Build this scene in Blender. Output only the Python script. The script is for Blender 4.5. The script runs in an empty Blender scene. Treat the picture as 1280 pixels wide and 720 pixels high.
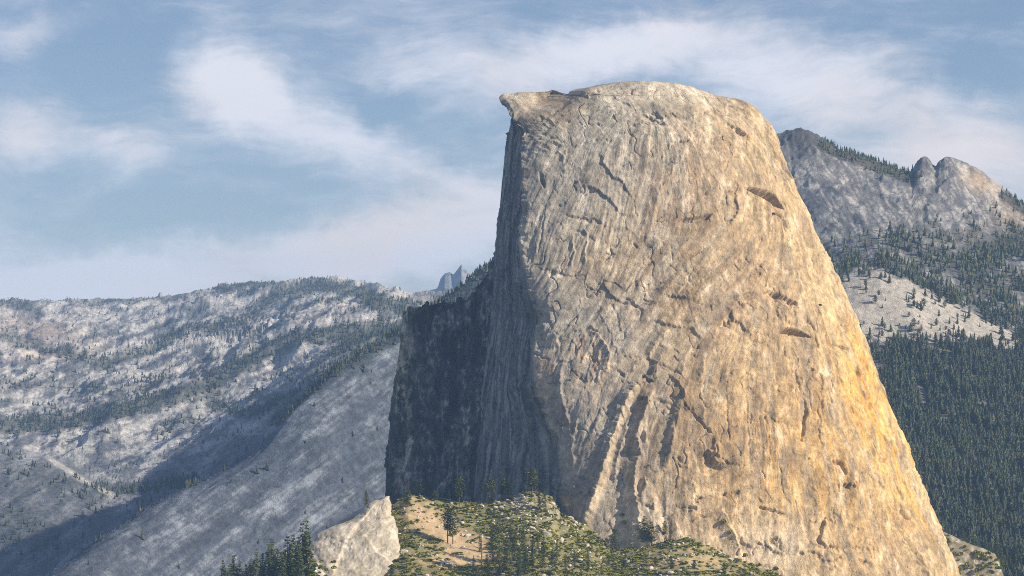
import bpy, math, random
import numpy as np
from math import radians, sin, cos, pi

rng = np.random.default_rng(7)
random.seed(7)
sc = bpy.context.scene

# ------------------------------------------------------------------ camera
F_PX = 3420.0            # focal length in photo pixels (photo 1280 x 720)
HORIZON = 480.0          # photo row of the true horizon
PITCH = math.atan((HORIZON - 360.0) / F_PX)
cam_d = bpy.data.cameras.new('camera')
cam = bpy.data.objects.new('camera', cam_d)
sc.collection.objects.link(cam)
cam_d.sensor_width = 36.0
cam_d.lens = 36.0 * F_PX / 1280.0
cam_d.clip_start = 1.0
cam_d.clip_end = 120000.0
cam.location = (0, 0, 0)
cam.rotation_euler = (pi / 2 + PITCH, 0, 0)
sc.camera = cam

# ------------------------------------------------------------------ sun + sky
SUN_DIR = np.array([0.85, -0.22, 0.49]); SUN_DIR /= np.linalg.norm(SUN_DIR)
SUN_EL = math.asin(SUN_DIR[2]); SUN_AZ = math.atan2(SUN_DIR[0], SUN_DIR[1])
sun_d = bpy.data.lights.new('sun', 'SUN')
sun_d.energy = 5.0
sun_d.angle = radians(0.5)
sun_d.color = (1.0, 0.86, 0.65)
sun = bpy.data.objects.new('sun', sun_d)
sc.collection.objects.link(sun)
from mathutils import Vector
sun.rotation_euler = Vector(tuple(-SUN_DIR)).to_track_quat('-Z', 'Y').to_euler()

world = bpy.data.worlds.new('World'); sc.world = world
world.use_nodes = True
SKY_STRENGTH = 0.067

def pix_dir(px, py):
    dx = (px - 640.0) / F_PX; dz = (360.0 - py) / F_PX
    return dx, cos(PITCH) - dz * sin(PITCH), sin(PITCH) + dz * cos(PITCH)

class NT:
    """tiny node-tree helper"""
    def __init__(s, tree): s.t = tree; s.n = tree.nodes; s.l = tree.links
    def node(s, typ, **kw):
        n = s.n.new(typ)
        for k, v in kw.items(): setattr(n, k, v)
        return n
    def put(s, sock, v):
        if hasattr(v, 'is_output'): s.l.new(v, sock)
        else: sock.default_value = v
    def math(s, op, a, b=0.0, c=None, clamp=False):
        n = s.node('ShaderNodeMath', operation=op, use_clamp=clamp)
        s.put(n.inputs[0], a); s.put(n.inputs[1], b)
        if c is not None: s.put(n.inputs[2], c)
        return n.outputs[0]
    def vmath(s, op, a, b=(0, 0, 0)):
        n = s.node('ShaderNodeVectorMath', operation=op)
        s.put(n.inputs[0], a); s.put(n.inputs[1], b)
        return n.outputs['Value'] if op in ('LENGTH', 'DOT_PRODUCT') else n.outputs[0]
    def noise(s, vec, scale, detail=4, rough=0.55, dist=0.0, out='Fac'):
        n = s.node('ShaderNodeTexNoise')
        s.put(n.inputs['Vector'], vec); n.inputs['Scale'].default_value = scale
        n.inputs['Detail'].default_value = detail; n.inputs['Roughness'].default_value = rough
        n.inputs['Distortion'].default_value = dist
        return n.outputs[out]
    def mix(s, fac, a, b, blend='MIX'):
        n = s.node('ShaderNodeMix', data_type='RGBA', blend_type=blend)
        s.put(n.inputs[0], fac); s.put(n.inputs[6], a); s.put(n.inputs[7], b)
        return n.outputs[2]
    def ramp(s, v, lo, hi, a=0.0, b=1.0):
        n = s.node('ShaderNodeMapRange', interpolation_type='SMOOTHSTEP')
        s.put(n.inputs[0], v); n.inputs[1].default_value = lo; n.inputs[2].default_value = hi
        n.inputs[3].default_value = a; n.inputs[4].default_value = b
        return n.outputs[0]

def build_world():
    k = NT(world.node_tree); k.n.clear()
    out = k.node('ShaderNodeOutputWorld')
    bg = k.node('ShaderNodeBackground'); bg.inputs['Strength'].default_value = SKY_STRENGTH
    sky = k.node('ShaderNodeTexSky', sky_type='NISHITA', sun_disc=False)
    sky.sun_elevation = SUN_EL; sky.sun_rotation = SUN_AZ
    sky.altitude = 2200; sky.air_density = 1.0; sky.dust_density = 1.6; sky.ozone_density = 2.0
    tc = k.node('ShaderNodeTexCoord')
    sep = k.node('ShaderNodeSeparateXYZ'); k.l.new(tc.outputs['Generated'], sep.inputs[0])
    # direction as azimuth and elevation in degrees
    az = k.math('MULTIPLY', k.math('ARCTAN2', sep.outputs[0], sep.outputs[1]), 57.2958)
    el = k.math('MULTIPLY', k.math('ARCSINE', sep.outputs[2]), 57.2958)
    ab = k.node('ShaderNodeCombineXYZ'); k.put(ab.inputs[0], az); k.put(ab.inputs[1], el)
    P = ab.outputs[0]
    # wind-drawn warp
    w1 = k.vmath('SUBTRACT', k.noise(P, 0.35, 3, 0.5, out='Color'), (0.5, 0.5, 0.5))
    wsc = k.node('ShaderNodeVectorMath', operation='SCALE'); k.put(wsc.inputs[0], w1); wsc.inputs['Scale'].default_value = 1.5
    Pw = k.vmath('ADD', P, wsc.outputs[0])
    w2 = k.vmath('SUBTRACT', k.noise(P, 1.4, 4, 0.6, out='Color'), (0.5, 0.5, 0.5))
    wsc2 = k.node('ShaderNodeVectorMath', operation='SCALE'); k.put(wsc2.inputs[0], w2); wsc2.inputs['Scale'].default_value = 0.75
    Pb = k.vmath('ADD', P, wsc2.outputs[0])
    def rot_noise(vec, ang, sx, sy, scale, detail, rough, dist=0.0):
        m = k.node('ShaderNodeMapping'); k.put(m.inputs[0], vec)
        m.inputs['Rotation'].default_value = (0, 0, radians(ang)); m.inputs['Scale'].default_value = (sx, sy, 1)
        return k.noise(m.outputs[0], scale, detail, rough, dist)
    wisps = rot_noise(Pw, 28, 0.4, 1.2, 0.8, 8, 0.6, 0.12)
    fine = rot_noise(Pw, 34, 0.25, 1.5, 2.2, 7, 0.64, 0.1)
    broad = rot_noise(Pw, -10, 0.5, 1.0, 0.22, 4, 0.5)
    def blob(px, py, rx, ry, ang, w):
        d = pix_dir(px, py); a0 = math.degrees(math.atan2(d[0], d[1])); e0 = math.degrees(math.atan2(d[2], math.hypot(d[0], d[1])))
        q = k.vmath('SUBTRACT', Pb, (a0, e0, 0))
        m = k.node('ShaderNodeMapping'); k.put(m.inputs[0], q)
        m.vector_type = 'TEXTURE'
        m.inputs['Rotation'].default_value = (0, 0, radians(-ang))
        m.inputs['Scale'].default_value = (rx / 59.7, ry / 59.7, 1)
        r = k.vmath('LENGTH', m.outputs[0])
        return k.math('MULTIPLY', k.ramp(r, 0.1, 1.25, 1.0, 0.0), w)
    BL = [  # the drift of cirrus in view: photo position, radii, tilt (clockwise), weight
        (285, 100, 85, 70, 35, .62), (360, 150, 150, 55, 25, .50), (480, 195, 140, 34, 22, .40),
        (520, 75, 110, 40, -15, .34), (700, 80, 170, 50, -12, .50), (830, 50, 150, 45, -10, .30),
        (1010, 90, 230, 70, 8, .60), (1230, 195, 130, 75, 20, .55), (40, 45, 60, 28, -15, .34),
        (35, 170, 75, 62, -10, .55), (150, 185, 70, 32, 10, .38),
        (560, 270, 210, 62, -10, .55), (330, 330, 360, 42, -5, .58), (60, 362, 240, 46, 0, .62), (500, 330, 180, 60, -5, .35),
        (1080, 170, 140, 50, 15, .35),
        (200, 255, 150, 34, 0, -.30), (470, 125, 60, 26, 20, -.22), (545, 238, 60, 16, 12, -.25), (1190, 85, 110, 40, 5, -.30), (130, 70, 90, 60, 0, -.25)]
    acc = None
    for b in BL:
        v = blob(*b); acc = v if acc is None else k.math('ADD', acc, v)
    tex = k.math('ADD', k.math('MULTIPLY', wisps, 0.62), k.math('MULTIPLY', fine, 0.38))
    base = k.math('ADD', k.math('MULTIPLY', k.ramp(broad, 0.42, 0.7), 0.30), 0.04)
    dens = k.math('ADD', k.math('ADD', k.math('MULTIPLY', acc, 1.25), base), k.math('MULTIPLY', k.math('SUBTRACT', tex, 0.5), 1.8))
    mask = k.math('MULTIPLY', k.ramp(dens, -0.15, 1.05), 0.88)
    warm = k.math('ADD', k.math('MULTIPLY', k.ramp(k.noise(Pw, 0.28, 2, 0.5), 0.45, 0.65), .6), k.math('ADD', blob(1250, 190, 150, 80, 10, 1.0), blob(520, 270, 170, 50, -10, .8)), clamp=True)
    cl = k.mix(warm, (CLOUD[0], CLOUD[1], CLOUD[2], 1), (CLOUD[0] * 1.06, CLOUD[1] * 0.97, CLOUD[2] * 0.88, 1))
    skyc = k.mix(1.0, sky.outputs[0], (SKY_TINT[0], SKY_TINT[1], SKY_TINT[2], 1), 'MULTIPLY')
    col = k.mix(mask, skyc, cl)
    k.l.new(col, bg.inputs['Color']); k.l.new(bg.outputs[0], out.inputs['Surface'])
CLOUD = (10.0, 9.9, 10.5)
SKY_TINT = (1.14, 1.06, 1.06)
build_world()

sc.view_settings.view_transform = 'Standard'
sc.view_settings.look = 'None'
sc.view_settings.gamma = 1.0
sc.view_settings.use_curve_mapping = False
sc.view_settings.exposure = 0.50
sc.cycles.max_bounces = 4
sc.cycles.diffuse_bounces = 2
sc.cycles.volume_bounces = 1
sc.cycles.use_denoising = False
sc.cycles.filter_width = 1.0
HAZE_DENSITY = 3.1e-5

# ------------------------------------------------------------------ numeric helpers
def P3(px, py, Y):
    """photo pixel + distance north -> world point (arrays allowed)"""
    px = np.asarray(px, float); py = np.asarray(py, float); Y = np.asarray(Y, float)
    dx, dy, dz = pix_dir(px, py)
    s = Y / dy
    return np.stack(np.broadcast_arrays(dx * s, Y, dz * s), -1)

def to_pix(V):
    x, y, z = V[..., 0], V[..., 1], V[..., 2]
    c, s = cos(PITCH), sin(PITCH)
    d = y * c + z * s; u = -y * s + z * c
    return 640 + F_PX * x / d, 360 - F_PX * u / d

_perm = np.random.default_rng(3).permutation(512).astype(np.int64)
_perm = np.concatenate([_perm, _perm, _perm])
_ga = np.random.default_rng(5).uniform(0, 2 * pi, 512)
_gx, _gy = np.cos(_ga), np.sin(_ga)

def perlin(x, y, seed=0):
    x = np.asarray(x, float) + seed * 17.31; y = np.asarray(y, float) - seed * 9.77
    xi = np.floor(x).astype(np.int64); yi = np.floor(y).astype(np.int64)
    xf = x - xi; yf = y - yi
    xi &= 511; yi &= 511
    u = xf * xf * xf * (xf * (xf * 6 - 15) + 10); v = yf * yf * yf * (yf * (yf * 6 - 15) + 10)
    def g(ix, iy, fx, fy):
        h = _perm[_perm[ix] + iy] & 511
        return _gx[h] * fx + _gy[h] * fy
    a = g(xi, yi, xf, yf); b = g(xi + 1, yi, xf - 1, yf)
    c = g(xi, yi + 1, xf, yf - 1); d = g(xi + 1, yi + 1, xf - 1, yf - 1)
    return (a + (b - a) * u) * (1 - v) + (c + (d - c) * u) * v

def fbm(x, y, oct=4, seed=0, gain=0.5, lac=2.03):
    r = 0; a = 1.0
    for i in range(oct):
        r = r + a * perlin(x, y, seed + i * 3); x = x * lac; y = y * lac; a *= gain
    return r

def ridged(x, y, oct=4, seed=0, gain=0.5):
    r = 0; a = 1.0
    for i in range(oct):
        r = r + a * (.45 - 2.2 * np.abs(perlin(x, y, seed + i * 3))); x = x * 2.07; y = y * 2.07; a *= gain
    return r

def sstep(a, b, x):
    t = np.clip((np.asarray(x, float) - a) / (b - a), 0, 1)
    return t * t * (3 - 2 * t)

def gauss(px, py, cx, cy, rx, ry, ang=0.0):
    c, s = cos(radians(ang)), sin(radians(ang))
    dx = px - cx; dy = py - cy
    return np.exp(-(((dx * c + dy * s) / rx) ** 2 + ((-dx * s + dy * c) / ry) ** 2))

def polydist(px, py, poly):
    """distance to a polyline, 0..1 position along it, and side (+ = to the right/below of its run)"""
    poly = np.asarray(poly, float)
    best = np.full(px.shape, 1e9); tt = np.zeros(px.shape); side = np.zeros(px.shape)
    L = np.hypot(*(poly[1:] - poly[:-1]).T); tot = L.sum(); acc = 0
    for (a, b, l) in zip(poly[:-1], poly[1:], L):
        e = (b - a) / l
        rx = px - a[0]; ry = py - a[1]
        t = np.clip(rx * e[0] + ry * e[1], 0, l)
        qx = rx - t * e[0]; qy = ry - t * e[1]
        d = np.hypot(qx, qy)
        m = d < best
        best = np.where(m, d, best); tt = np.where(m, (acc + t) / tot, tt)
        side = np.where(m, np.sign(e[0] * ry - e[1] * rx), side)
        acc += l
    return best, tt, side

def inside(px, py, poly):
    poly = np.asarray(poly, float); r = np.zeros(px.shape, bool)
    n = len(poly)
    for i in range(n):
        x1, y1 = poly[i]; x2, y2 = poly[(i + 1) % n]
        if y1 == y2: continue
        c = ((y1 > py) != (y2 > py)) & (px < (x2 - x1) * (py - y1) / (y2 - y1) + x1)
        r ^= c
    return r

def ipl(x, pts):
    pts = np.asarray(pts, float)
    return np.interp(x, pts[:, 0], pts[:, 1])

def smooth_ipl(x, xs, ys):
    """monotone-ish cubic (Catmull-Rom with limited tangents)"""
    xs = np.asarray(xs, float); ys = np.asarray(ys, float); x = np.clip(x, xs[0], xs[-1])
    d = np.diff(ys) / np.diff(xs)
    m = np.concatenate([[d[0]], np.where(d[1:] * d[:-1] <= 0, 0, 2 * d[1:] * d[:-1] / (d[1:] + d[:-1] + 1e-12)), [d[-1]]])
    i = np.clip(np.searchsorted(xs, x, side='right') - 1, 0, len(xs) - 2)
    h = xs[i + 1] - xs[i]; t = (x - xs[i]) / h
    return ((2 * t**3 - 3 * t**2 + 1) * ys[i] + (t**3 - 2 * t**2 + t) * h * m[i]
            + (-2 * t**3 + 3 * t**2) * ys[i + 1] + (t**3 - t**2) * h * m[i + 1])

def terrace(w, e=.10):
    f_ = np.floor(w); return f_ + sstep(1 - e, 1, w - f_)
def shade_of(w, sd_):
    # every shell or bench of rock has its own tone
    return np.random.default_rng(sd_).normal(0, 1, 4096)[(np.floor(w).astype(int) * 31) % 4096]

# ------------------------------------------------------------------ object helpers
def make_mesh(name, V, Fq, smooth=True, tint=None, mat=None):
    me = bpy.data.meshes.new(name)
    V = np.ascontiguousarray(V.reshape(-1, 3), np.float32); Fq = np.asarray(Fq, np.int32)
    k = Fq.shape[1]
    me.vertices.add(len(V)); me.vertices.foreach_set('co', V.ravel())
    me.loops.add(Fq.size); me.loops.foreach_set('vertex_index', Fq.ravel())
    me.polygons.add(len(Fq)); me.polygons.foreach_set('loop_start', np.arange(0, Fq.size, k, dtype=np.int32))
    me.update(calc_edges=True)
    me.polygons.foreach_set('use_smooth', np.full(len(Fq), smooth, bool))
    if tint is not None:
        at = me.attributes.new('tint', 'FLOAT_COLOR', 'POINT')
        c = np.ones((len(V), 4), np.float32); c[:, :3] = tint.reshape(-1, 3)
        at.data.foreach_set('color', c.ravel())
    if mat: me.materials.append(mat)
    return me

def link(name, data, parent=None, label=None, cat=None, group=None, kind=None, loc=None):
    o = bpy.data.objects.new(name, data); sc.collection.objects.link(o)
    if parent: o.parent = parent
    if label: o['label'] = label
    if cat: o['category'] = cat
    if group: o['group'] = group
    if kind: o['kind'] = kind
    if loc is not None: o.location = tuple(float(q) for q in loc)
    return o

def grid_faces(n, m, wrap=False, cols=None):
    """quads of an n-row, m-column vertex grid"""
    c = np.arange(m if wrap else m - 1) if cols is None else np.asarray(cols)
    r = np.arange(n - 1)
    R, C = np.meshgrid(r, c, indexing='ij'); C2 = (C + 1) % m
    return np.stack([R * m + C, R * m + C2, (R + 1) * m + C2, (R + 1) * m + C], -1).reshape(-1, 4)

def sub_mesh(V, Fq, tint):
    """keep only the vertices used by Fq"""
    u, inv = np.unique(Fq.ravel(), return_inverse=True)
    return V.reshape(-1, 3)[u], inv.reshape(Fq.shape), tint.reshape(-1, 3)[u]

def grid_normals(V, wrap=False):
    dr = np.gradient(V, axis=0)
    if wrap:
        dc = (np.roll(V, -1, 1) - np.roll(V, 1, 1)) * 0.5
    else:
        dc = np.gradient(V, axis=1)
    n = np.cross(dc, dr); l = np.linalg.norm(n, axis=-1, keepdims=True)
    return n / np.maximum(l, 1e-9)

def lerp3(a, b, t):
    return a + (b - a) * np.asarray(t)[..., None]

# ------------------------------------------------------------------ materials
def rock_material(name, bump_scale, bump_dist, var=0.35, rough=0.85, grain=1.0, fine=.5):
    m = bpy.data.materials.new(name); m.use_nodes = True
    k = NT(m.node_tree); k.n.clear()
    out = k.node('ShaderNodeOutputMaterial'); b = k.node('ShaderNodeBsdfPrincipled')
    b.inputs['Roughness'].default_value = rough
    b.inputs['Specular IOR Level'].default_value = 0.25
    at = k.node('ShaderNodeAttribute', attribute_name='tint')
    tc = k.node('ShaderNodeTexCoord')
    n1 = k.noise(tc.outputs['Object'], bump_scale, 6, 0.65)
    n2 = k.noise(tc.outputs['Object'], bump_scale * 5.3, 5, 0.7)
    v = k.math('ADD', k.math('MULTIPLY', n1, 0.5), k.math('MULTIPLY', n2, 0.5 * grain))
    f = k.ramp(v, 0.3, 0.72, 1 - var, 1 + var)
    cm = k.node('ShaderNodeCombineColor')
    for i in range(3): k.put(cm.inputs[i], f)
    col = k.mix(1.0, at.outputs['Color'], cm.outputs[0], 'MULTIPLY')
    k.l.new(col, b.inputs['Base Color'])
    bp = k.node('ShaderNodeBump'); bp.inputs['Strength'].default_value = 1.0; bp.inputs['Distance'].default_value = bump_dist
    k.put(bp.inputs['Height'], k.math('ADD', k.math('MULTIPLY', n1, 1 - fine), k.math('MULTIPLY', n2, fine))); k.l.new(bp.outputs[0], b.inputs['Normal'])
    k.l.new(b.outputs[0], out.inputs['Surface'])
    return m

def foliage_material(name, c1, c2, tinted=False):
    m = bpy.data.materials.new(name); m.use_nodes = True
    k = NT(m.node_tree); k.n.clear()
    out = k.node('ShaderNodeOutputMaterial'); b = k.node('ShaderNodeBsdfPrincipled')
    b.inputs['Roughness'].default_value = 0.7; b.inputs['Specular IOR Level'].default_value = 0.2
    g = k.node('ShaderNodeNewGeometry'); oi = k.node('ShaderNodeObjectInfo')
    n = k.noise(g.outputs['Position'], 0.09, 3, 0.6)
    n2 = k.noise(g.outputs['Position'], 0.9, 2, 0.6)
    v = k.math('ADD', k.math('MULTIPLY', n, 0.6), k.math('MULTIPLY', n2, 0.4))
    v = k.math('ADD', v, k.math('MULTIPLY', k.math('SUBTRACT', oi.outputs['Random'], 0.5), 0.22))
    col = k.mix(k.ramp(v, 0.3, 0.7), (*c1, 1), (*c2, 1))
    if tinted:   # every tree of a wood has its own green
        at = k.node('ShaderNodeAttribute', attribute_name='tint'); col = k.mix(1.0, col, at.outputs['Color'], 'MULTIPLY')
    k.l.new(col, b.inputs['Base Color']); k.l.new(b.outputs[0], out.inputs['Surface'])
    return m

def plain_material(name, c1, c2, scale=0.5, rough=0.9):
    m = bpy.data.materials.new(name); m.use_nodes = True
    k = NT(m.node_tree); k.n.clear()
    out = k.node('ShaderNodeOutputMaterial'); b = k.node('ShaderNodeBsdfPrincipled')
    b.inputs['Roughness'].default_value = rough; b.inputs['Specular IOR Level'].default_value = 0.2
    g = k.node('ShaderNodeNewGeometry')
    n = k.noise(g.outputs['Position'], scale, 5, 0.65)
    k.l.new(k.mix(k.ramp(n, 0.32, 0.68), (*c1, 1), (*c2, 1)), b.inputs['Base Color'])
    bp = k.node('ShaderNodeBump'); bp.inputs['Distance'].default_value = 0.3; k.put(bp.inputs['Height'], n)
    k.l.new(bp.outputs[0], b.inputs['Normal'])
    k.l.new(b.outputs[0], out.inputs['Surface'])
    return m

M_DOME = rock_material('dome granite', 0.13, 1.7, 0.45, fine=.78)
M_CLIFF = rock_material('cliff granite', 0.10, 5.0, 0.55, fine=.6)
M_FAR = rock_material('far granite', 0.06, 7.0, 0.6, fine=.7)
M_RIDGE = rock_material('ridge granite', 0.08, 5.0, 0.5, fine=.7)
M_SOIL = rock_material('sandy soil', 0.16, 1.0, 0.35)
M_OUT = rock_material('outcrop granite', 0.25, .35, 0.35)
M_FIR = foliage_material('fir needles', (0.070, 0.105, 0.028), (0.180, 0.210, 0.055))
M_PINE = foliage_material('pine needles', (0.070, 0.095, 0.024), (0.160, 0.180, 0.045))
M_BRUSH = foliage_material('brush leaves', (0.16, 0.18, 0.022), (0.37, 0.37, 0.06))
M_WOOD = foliage_material('far needles', (0.026, 0.042, 0.024), (0.070, 0.092, 0.038), True)
M_FARWOOD = foliage_material('hazy needles', (0.022, 0.034, 0.026), (0.050, 0.066, 0.044), True)
M_BARK = plain_material('bark', (0.07, 0.045, 0.03), (0.16, 0.10, 0.06), 1.5)
M_DEAD = plain_material('dead wood', (0.16, 0.11, 0.08), (0.26, 0.19, 0.14), 1.5)
M_BOULDER = plain_material('talus granite', (0.40, 0.36, 0.30), (0.66, 0.61, 0.53), 0.35)
M_GROUND = plain_material('valley floor', (0.05, 0.06, 0.04), (0.10, 0.10, 0.07), 0.004)

# ------------------------------------------------------------------ ground sheet
gv = np.array([[-60000, -3000, -1000], [60000, -3000, -1000], [60000, 90000, -1000], [-60000, 90000, -1000]], float)
link('ground', make_mesh('ground', gv, [[0, 1, 2, 3]], mat=M_GROUND), kind='structure',
     label='dark wooded valley floor far below the granite dome', cat='ground')

# ------------------------------------------------------------------ the granite dome
def lic_image(x0, y0, w, h, ctrl, sigma, grain, length, seed):
    """grain drawn out along a flow field: exfoliation streaks"""
    yy, xx = np.mgrid[0:h, 0:w].astype(float)
    X = xx + x0; Yp = yy + y0
    c2 = np.zeros((h, w)); s2 = np.zeros((h, w))
    for (cx, cy, dx, dy) in ctrl:
        th = math.atan2(dy, dx); g = np.exp(-((X - cx) ** 2 + (Yp - cy) ** 2) / (2 * sigma ** 2)) + 1e-9
        c2 += g * cos(2 * th); s2 += g * sin(2 * th)
    th = 0.5 * np.arctan2(s2, c2) + 0.35 * fbm(X / 60, Yp / 60, 2, 41)
    vx = np.cos(th); vy = np.sin(th)
    n = perlin(X / grain, Yp / grain, seed) + 0.7 * perlin(X / grain / 0.47, Yp / grain / 0.47, seed + 5)
    def samp(A, x, y):
        xi = np.clip(x, 0, w - 1.001); yi = np.clip(y, 0, h - 1.001)
        i = xi.astype(int); j = yi.astype(int); fx = xi - i; fy = yi - j
        return (A[j, i] * (1 - fx) + A[j, i + 1] * fx) * (1 - fy) + (A[j + 1, i] * (1 - fx) + A[j + 1, i + 1] * fx) * fy
    acc = n.copy()
    for sgn in (1, -1):
        x = xx.copy(); y = yy.copy(); lx = vx * sgn; ly = vy * sgn
        for s in range(length):
            x += lx; y += ly
            jj = np.clip(y + .5, 0, h - 1).astype(int); ii = np.clip(x + .5, 0, w - 1).astype(int)
            nx = vx[jj, ii]; ny = vy[jj, ii]
            f = np.where(nx * lx + ny * ly < 0, -1.0, 1.0)
            lx = nx * f; ly = ny * f
            acc += n[jj, ii] if s % 2 else samp(n, x, y)
    acc /= acc.std()
    return acc, samp

FLOW = [(680, 200, -.3, 1), (700, 300, -.35, 1), (760, 330, -.3, 1), (720, 390, -.8, 1), (800, 380, -1, 1), (880, 330, -1, .9),
        (950, 290, -.9, .8), (800, 210, -.15, 1), (760, 220, -.3, 1), (900, 150, 1, .7), (950, 170, 1, 1), (850, 120, 1, .5), (760, 130, -.9, .5),
        (700, 150, -1, .5), (860, 220, .1, 1), (900, 220, .6, 1), (980, 210, .5, 1), (1000, 300, .45, 1), (1050, 400, .4, 1),
        (1100, 520, .45, 1), (1160, 650, .45, 1), (1000, 450, .1, 1), (950, 480, 0, 1), (900, 470, -.15, 1), (850, 450, -.5, 1),
        (800, 450, -.5, 1), (760, 560, -.4, 1), (720, 560, -.2, 1), (690, 480, -.2, 1), (850, 600, 0, 1), (950, 620, 0, 1),
        (1050, 640, .2, 1), (920, 400, -.5, 1), (870, 400, -.9, 1)]

def build_dome():
    XLp = [(101, 800), (101.6, 786), (103, 768), (107, 745), (113, 725), (118, 711), (119.2, 700), (119.8, 672), (120.4, 645), (122, 629), (124, 627.5),
           (127, 629), (131, 634), (140, 639), (150, 643), (158, 649), (165, 655), (175, 653), (187, 651), (227, 653), (267, 652), (302, 651),
           (342, 658), (364, 662), (398, 672), (440, 668), (484, 668), (522, 684), (559, 699), (592, 704), (625, 708), (680, 716), (780, 722)]
    XRp = [(101, 801), (101.6, 818), (103, 836), (108, 860), (115, 890), (124, 920), (133, 941), (145, 955), (158, 965), (178, 974), (209, 987), (262, 1009),
           (315, 1031), (360, 1053), (398, 1070), (427, 1083), (498, 1107), (569, 1140), (644, 1173), (720, 1201), (780, 1226)]
    XBp = [(101, 801), (119, 715), (122, 668), (130, 655), (142, 645), (150, 640), (160, 637), (182, 632), (244, 626), (280, 623), (329, 619), (400, 614),
           (474, 607), (569, 597), (621, 594), (780, 588)]
    py = np.concatenate([101 + 18 * np.linspace(0, 1, 70, endpoint=False) ** 1.6, np.linspace(119, 124, 26, endpoint=False), np.linspace(124, 770, 610)])
    n = len(py)
    XL = ipl(py, XLp); XR = ipl(py, XRp); XB = ipl(py, XBp)
    XR = np.convolve(np.pad(XR, 9, mode='edge'), np.ones(19) / 19, 'valid') * sstep(125, 160, py) + XR * (1 - sstep(125, 160, py))
    XLs = ipl(py, [(101, 800), (101.6, 786), (103, 768), (107, 745), (113, 725), (120, 706), (132, 688), (148, 670), (168, 656)]); XLs = np.where(py > 168, XL, XLs)
    s = (py - 101) / 620
    Yf = 3960 - 400 * (0.5 * np.sqrt(s) + 0.5 * s)
    W = (XR - XL)
    Wc = XR - XLs
    D = 0.63 * Wc
    a0 = 0.14
    nf, nb, nc = 740, 22, 110
    th = np.linspace(0, 1, int(nf * 0.91)) * (pi / 2)
    aR = a0 + (1 - a0) * (0.75 * np.sin(th) + 0.25 * (th / (pi / 2)))
    aL = np.linspace(0, a0, nf - len(th), endpoint=False)
    a = np.concatenate([aL, aR]); nf = len(a)
    PX = XL[:, None] + W[:, None] * a[None]
    As = (PX - XLs[:, None]) / np.maximum(Wc, .5)[:, None]
    q = np.clip((As - a0) / (1 - a0), 0, 1)
    Fr = 1 - np.maximum(1 - q ** 2.1, 0) ** (1 / 2.1)
    ql = np.clip((a0 - As) / a0, 0, 3)
    capl = 1 - sstep(108, 150, py)
    Yb = Yf[:, None] + D[:, None] * Fr + np.minimum(ql, 1.5) ** 2 * (16 + 26 * capl * sstep(101, 112, py))[:, None]
    # lower left: the face rounds gently into the cliff
    Yb += (sstep(380, 600, py)[:, None] * gauss(PX, py[:, None], 680, 600, 28, 160) * 22)
    # back
    tb = np.linspace(0, 1, nb + 1)[1:]
    cd = 20 + 460 * sstep(104, 200, py)
    YLar = Yb[:, 0]
    Yend = YLar + cd
    Yr = Yb[:, -1]
    PXb = XR[:, None] + (XB - XR)[:, None] * (1 - np.cos(tb * pi / 2))[None]
    Ybk = Yr[:, None] + (np.maximum(Yend - Yr, 0) + 0.8 * D)[:, None] * np.sin(tb * pi / 2)[None] * (1 - 0.35 * tb[None] ** 3)
    # cliff: back to arris
    tcl = np.linspace(0, 1, nc + 1)[:-1]
    PXc = None
    xb = (XB - 640) / F_PX * Yend; xl = (XL - 640) / F_PX * YLar
    Yc = Yend[:, None] + (YLar - Yend)[:, None] * tcl[None]
    xc = xb[:, None] + (xl - xb)[:, None] * tcl[None] ** 1.25
    PXc = 640 + F_PX * xc / Yc
    PXall = np.concatenate([PX, PXb, PXc], 1); Yall = np.concatenate([Yb, Ybk, Yc], 1)
    PYall = np.broadcast_to(py[:, None], PXall.shape)
    V = P3(PXall, PYall, Yall); m = V.shape[1]
    N = grid_normals(V, wrap=True)
    # make normals point outward
    if N[n // 2, nf // 2, 1] > 0: N = -N
    # --- relief of the front face, metres
    fx = PX; fy = np.broadcast_to(py[:, None], PX.shape).copy()
    u = fx + 0.5 * (Yb - Yf[:, None])            # unrolled coordinate
    lic1, samp = lic_image(600, 90, 640, 680, FLOW, 42, 2.6, 26, 11)
    lic2, _ = lic_image(600, 90, 640, 680, FLOW, 42, 6.5, 34, 23)
    lic3, _ = lic_image(600, 90, 640, 680, FLOW, 42, 15, 60, 37)
    SB = samp(lic3, fx - 600, fy - 90); S1 = samp(lic1, fx - 600, fy - 90); S2 = samp(lic2, fx - 600, fy - 90)
    H = np.zeros(fx.shape)
    H += 7.0 * fbm(u / 130, fy / 150, 3, 1)
    rough = 0.35 + 0.65 * sstep(-0.25, 0.4, fbm(u / 90, fy / 90, 2, 71))
    upper_left = gauss(fx, fy, 740, 310, 110, 120)
    lowc = sstep(-.1, .35, fbm(u / 60, fy / 110, 3, 73))
    H += S1 * (0.03 + 0.15 * upper_left + .03 * lowc) * rough
    H += S2 * (0.36 * upper_left + .05 * lowc) * rough
    # sheeting: stacked shells with broken edges
    def saw(w, edge=.07):
        f_ = w - np.floor(w); return np.where(f_ < 1 - edge, (f_ / (1 - edge)) ** 1.6, sstep(1, 1 - edge, f_))
    wob = .20 * fbm(u / 24, fy / 24, 4, 8, .55)
    mA = sstep(-.02, .32, fbm(u / 75, fy / 75, 3, 75)); mB = sstep(.05, .38, fbm(u / 60, fy / 90, 3, 76)); mC = sstep(.0, .3, fbm(u / 40, fy / 50, 3, 78))
    wA = (fy * .85 - u * .35) / 74 + 1.7 * fbm(u / 130, fy / 130, 2, 7) + wob
    wB = (u - fy * .25) / 58 + 1.4 * fbm(u / 110, fy / 160, 2, 9) + wob
    H += 3.3 * mA * saw(wA)
    H += 1.5 * mB * saw(wB)
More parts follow.
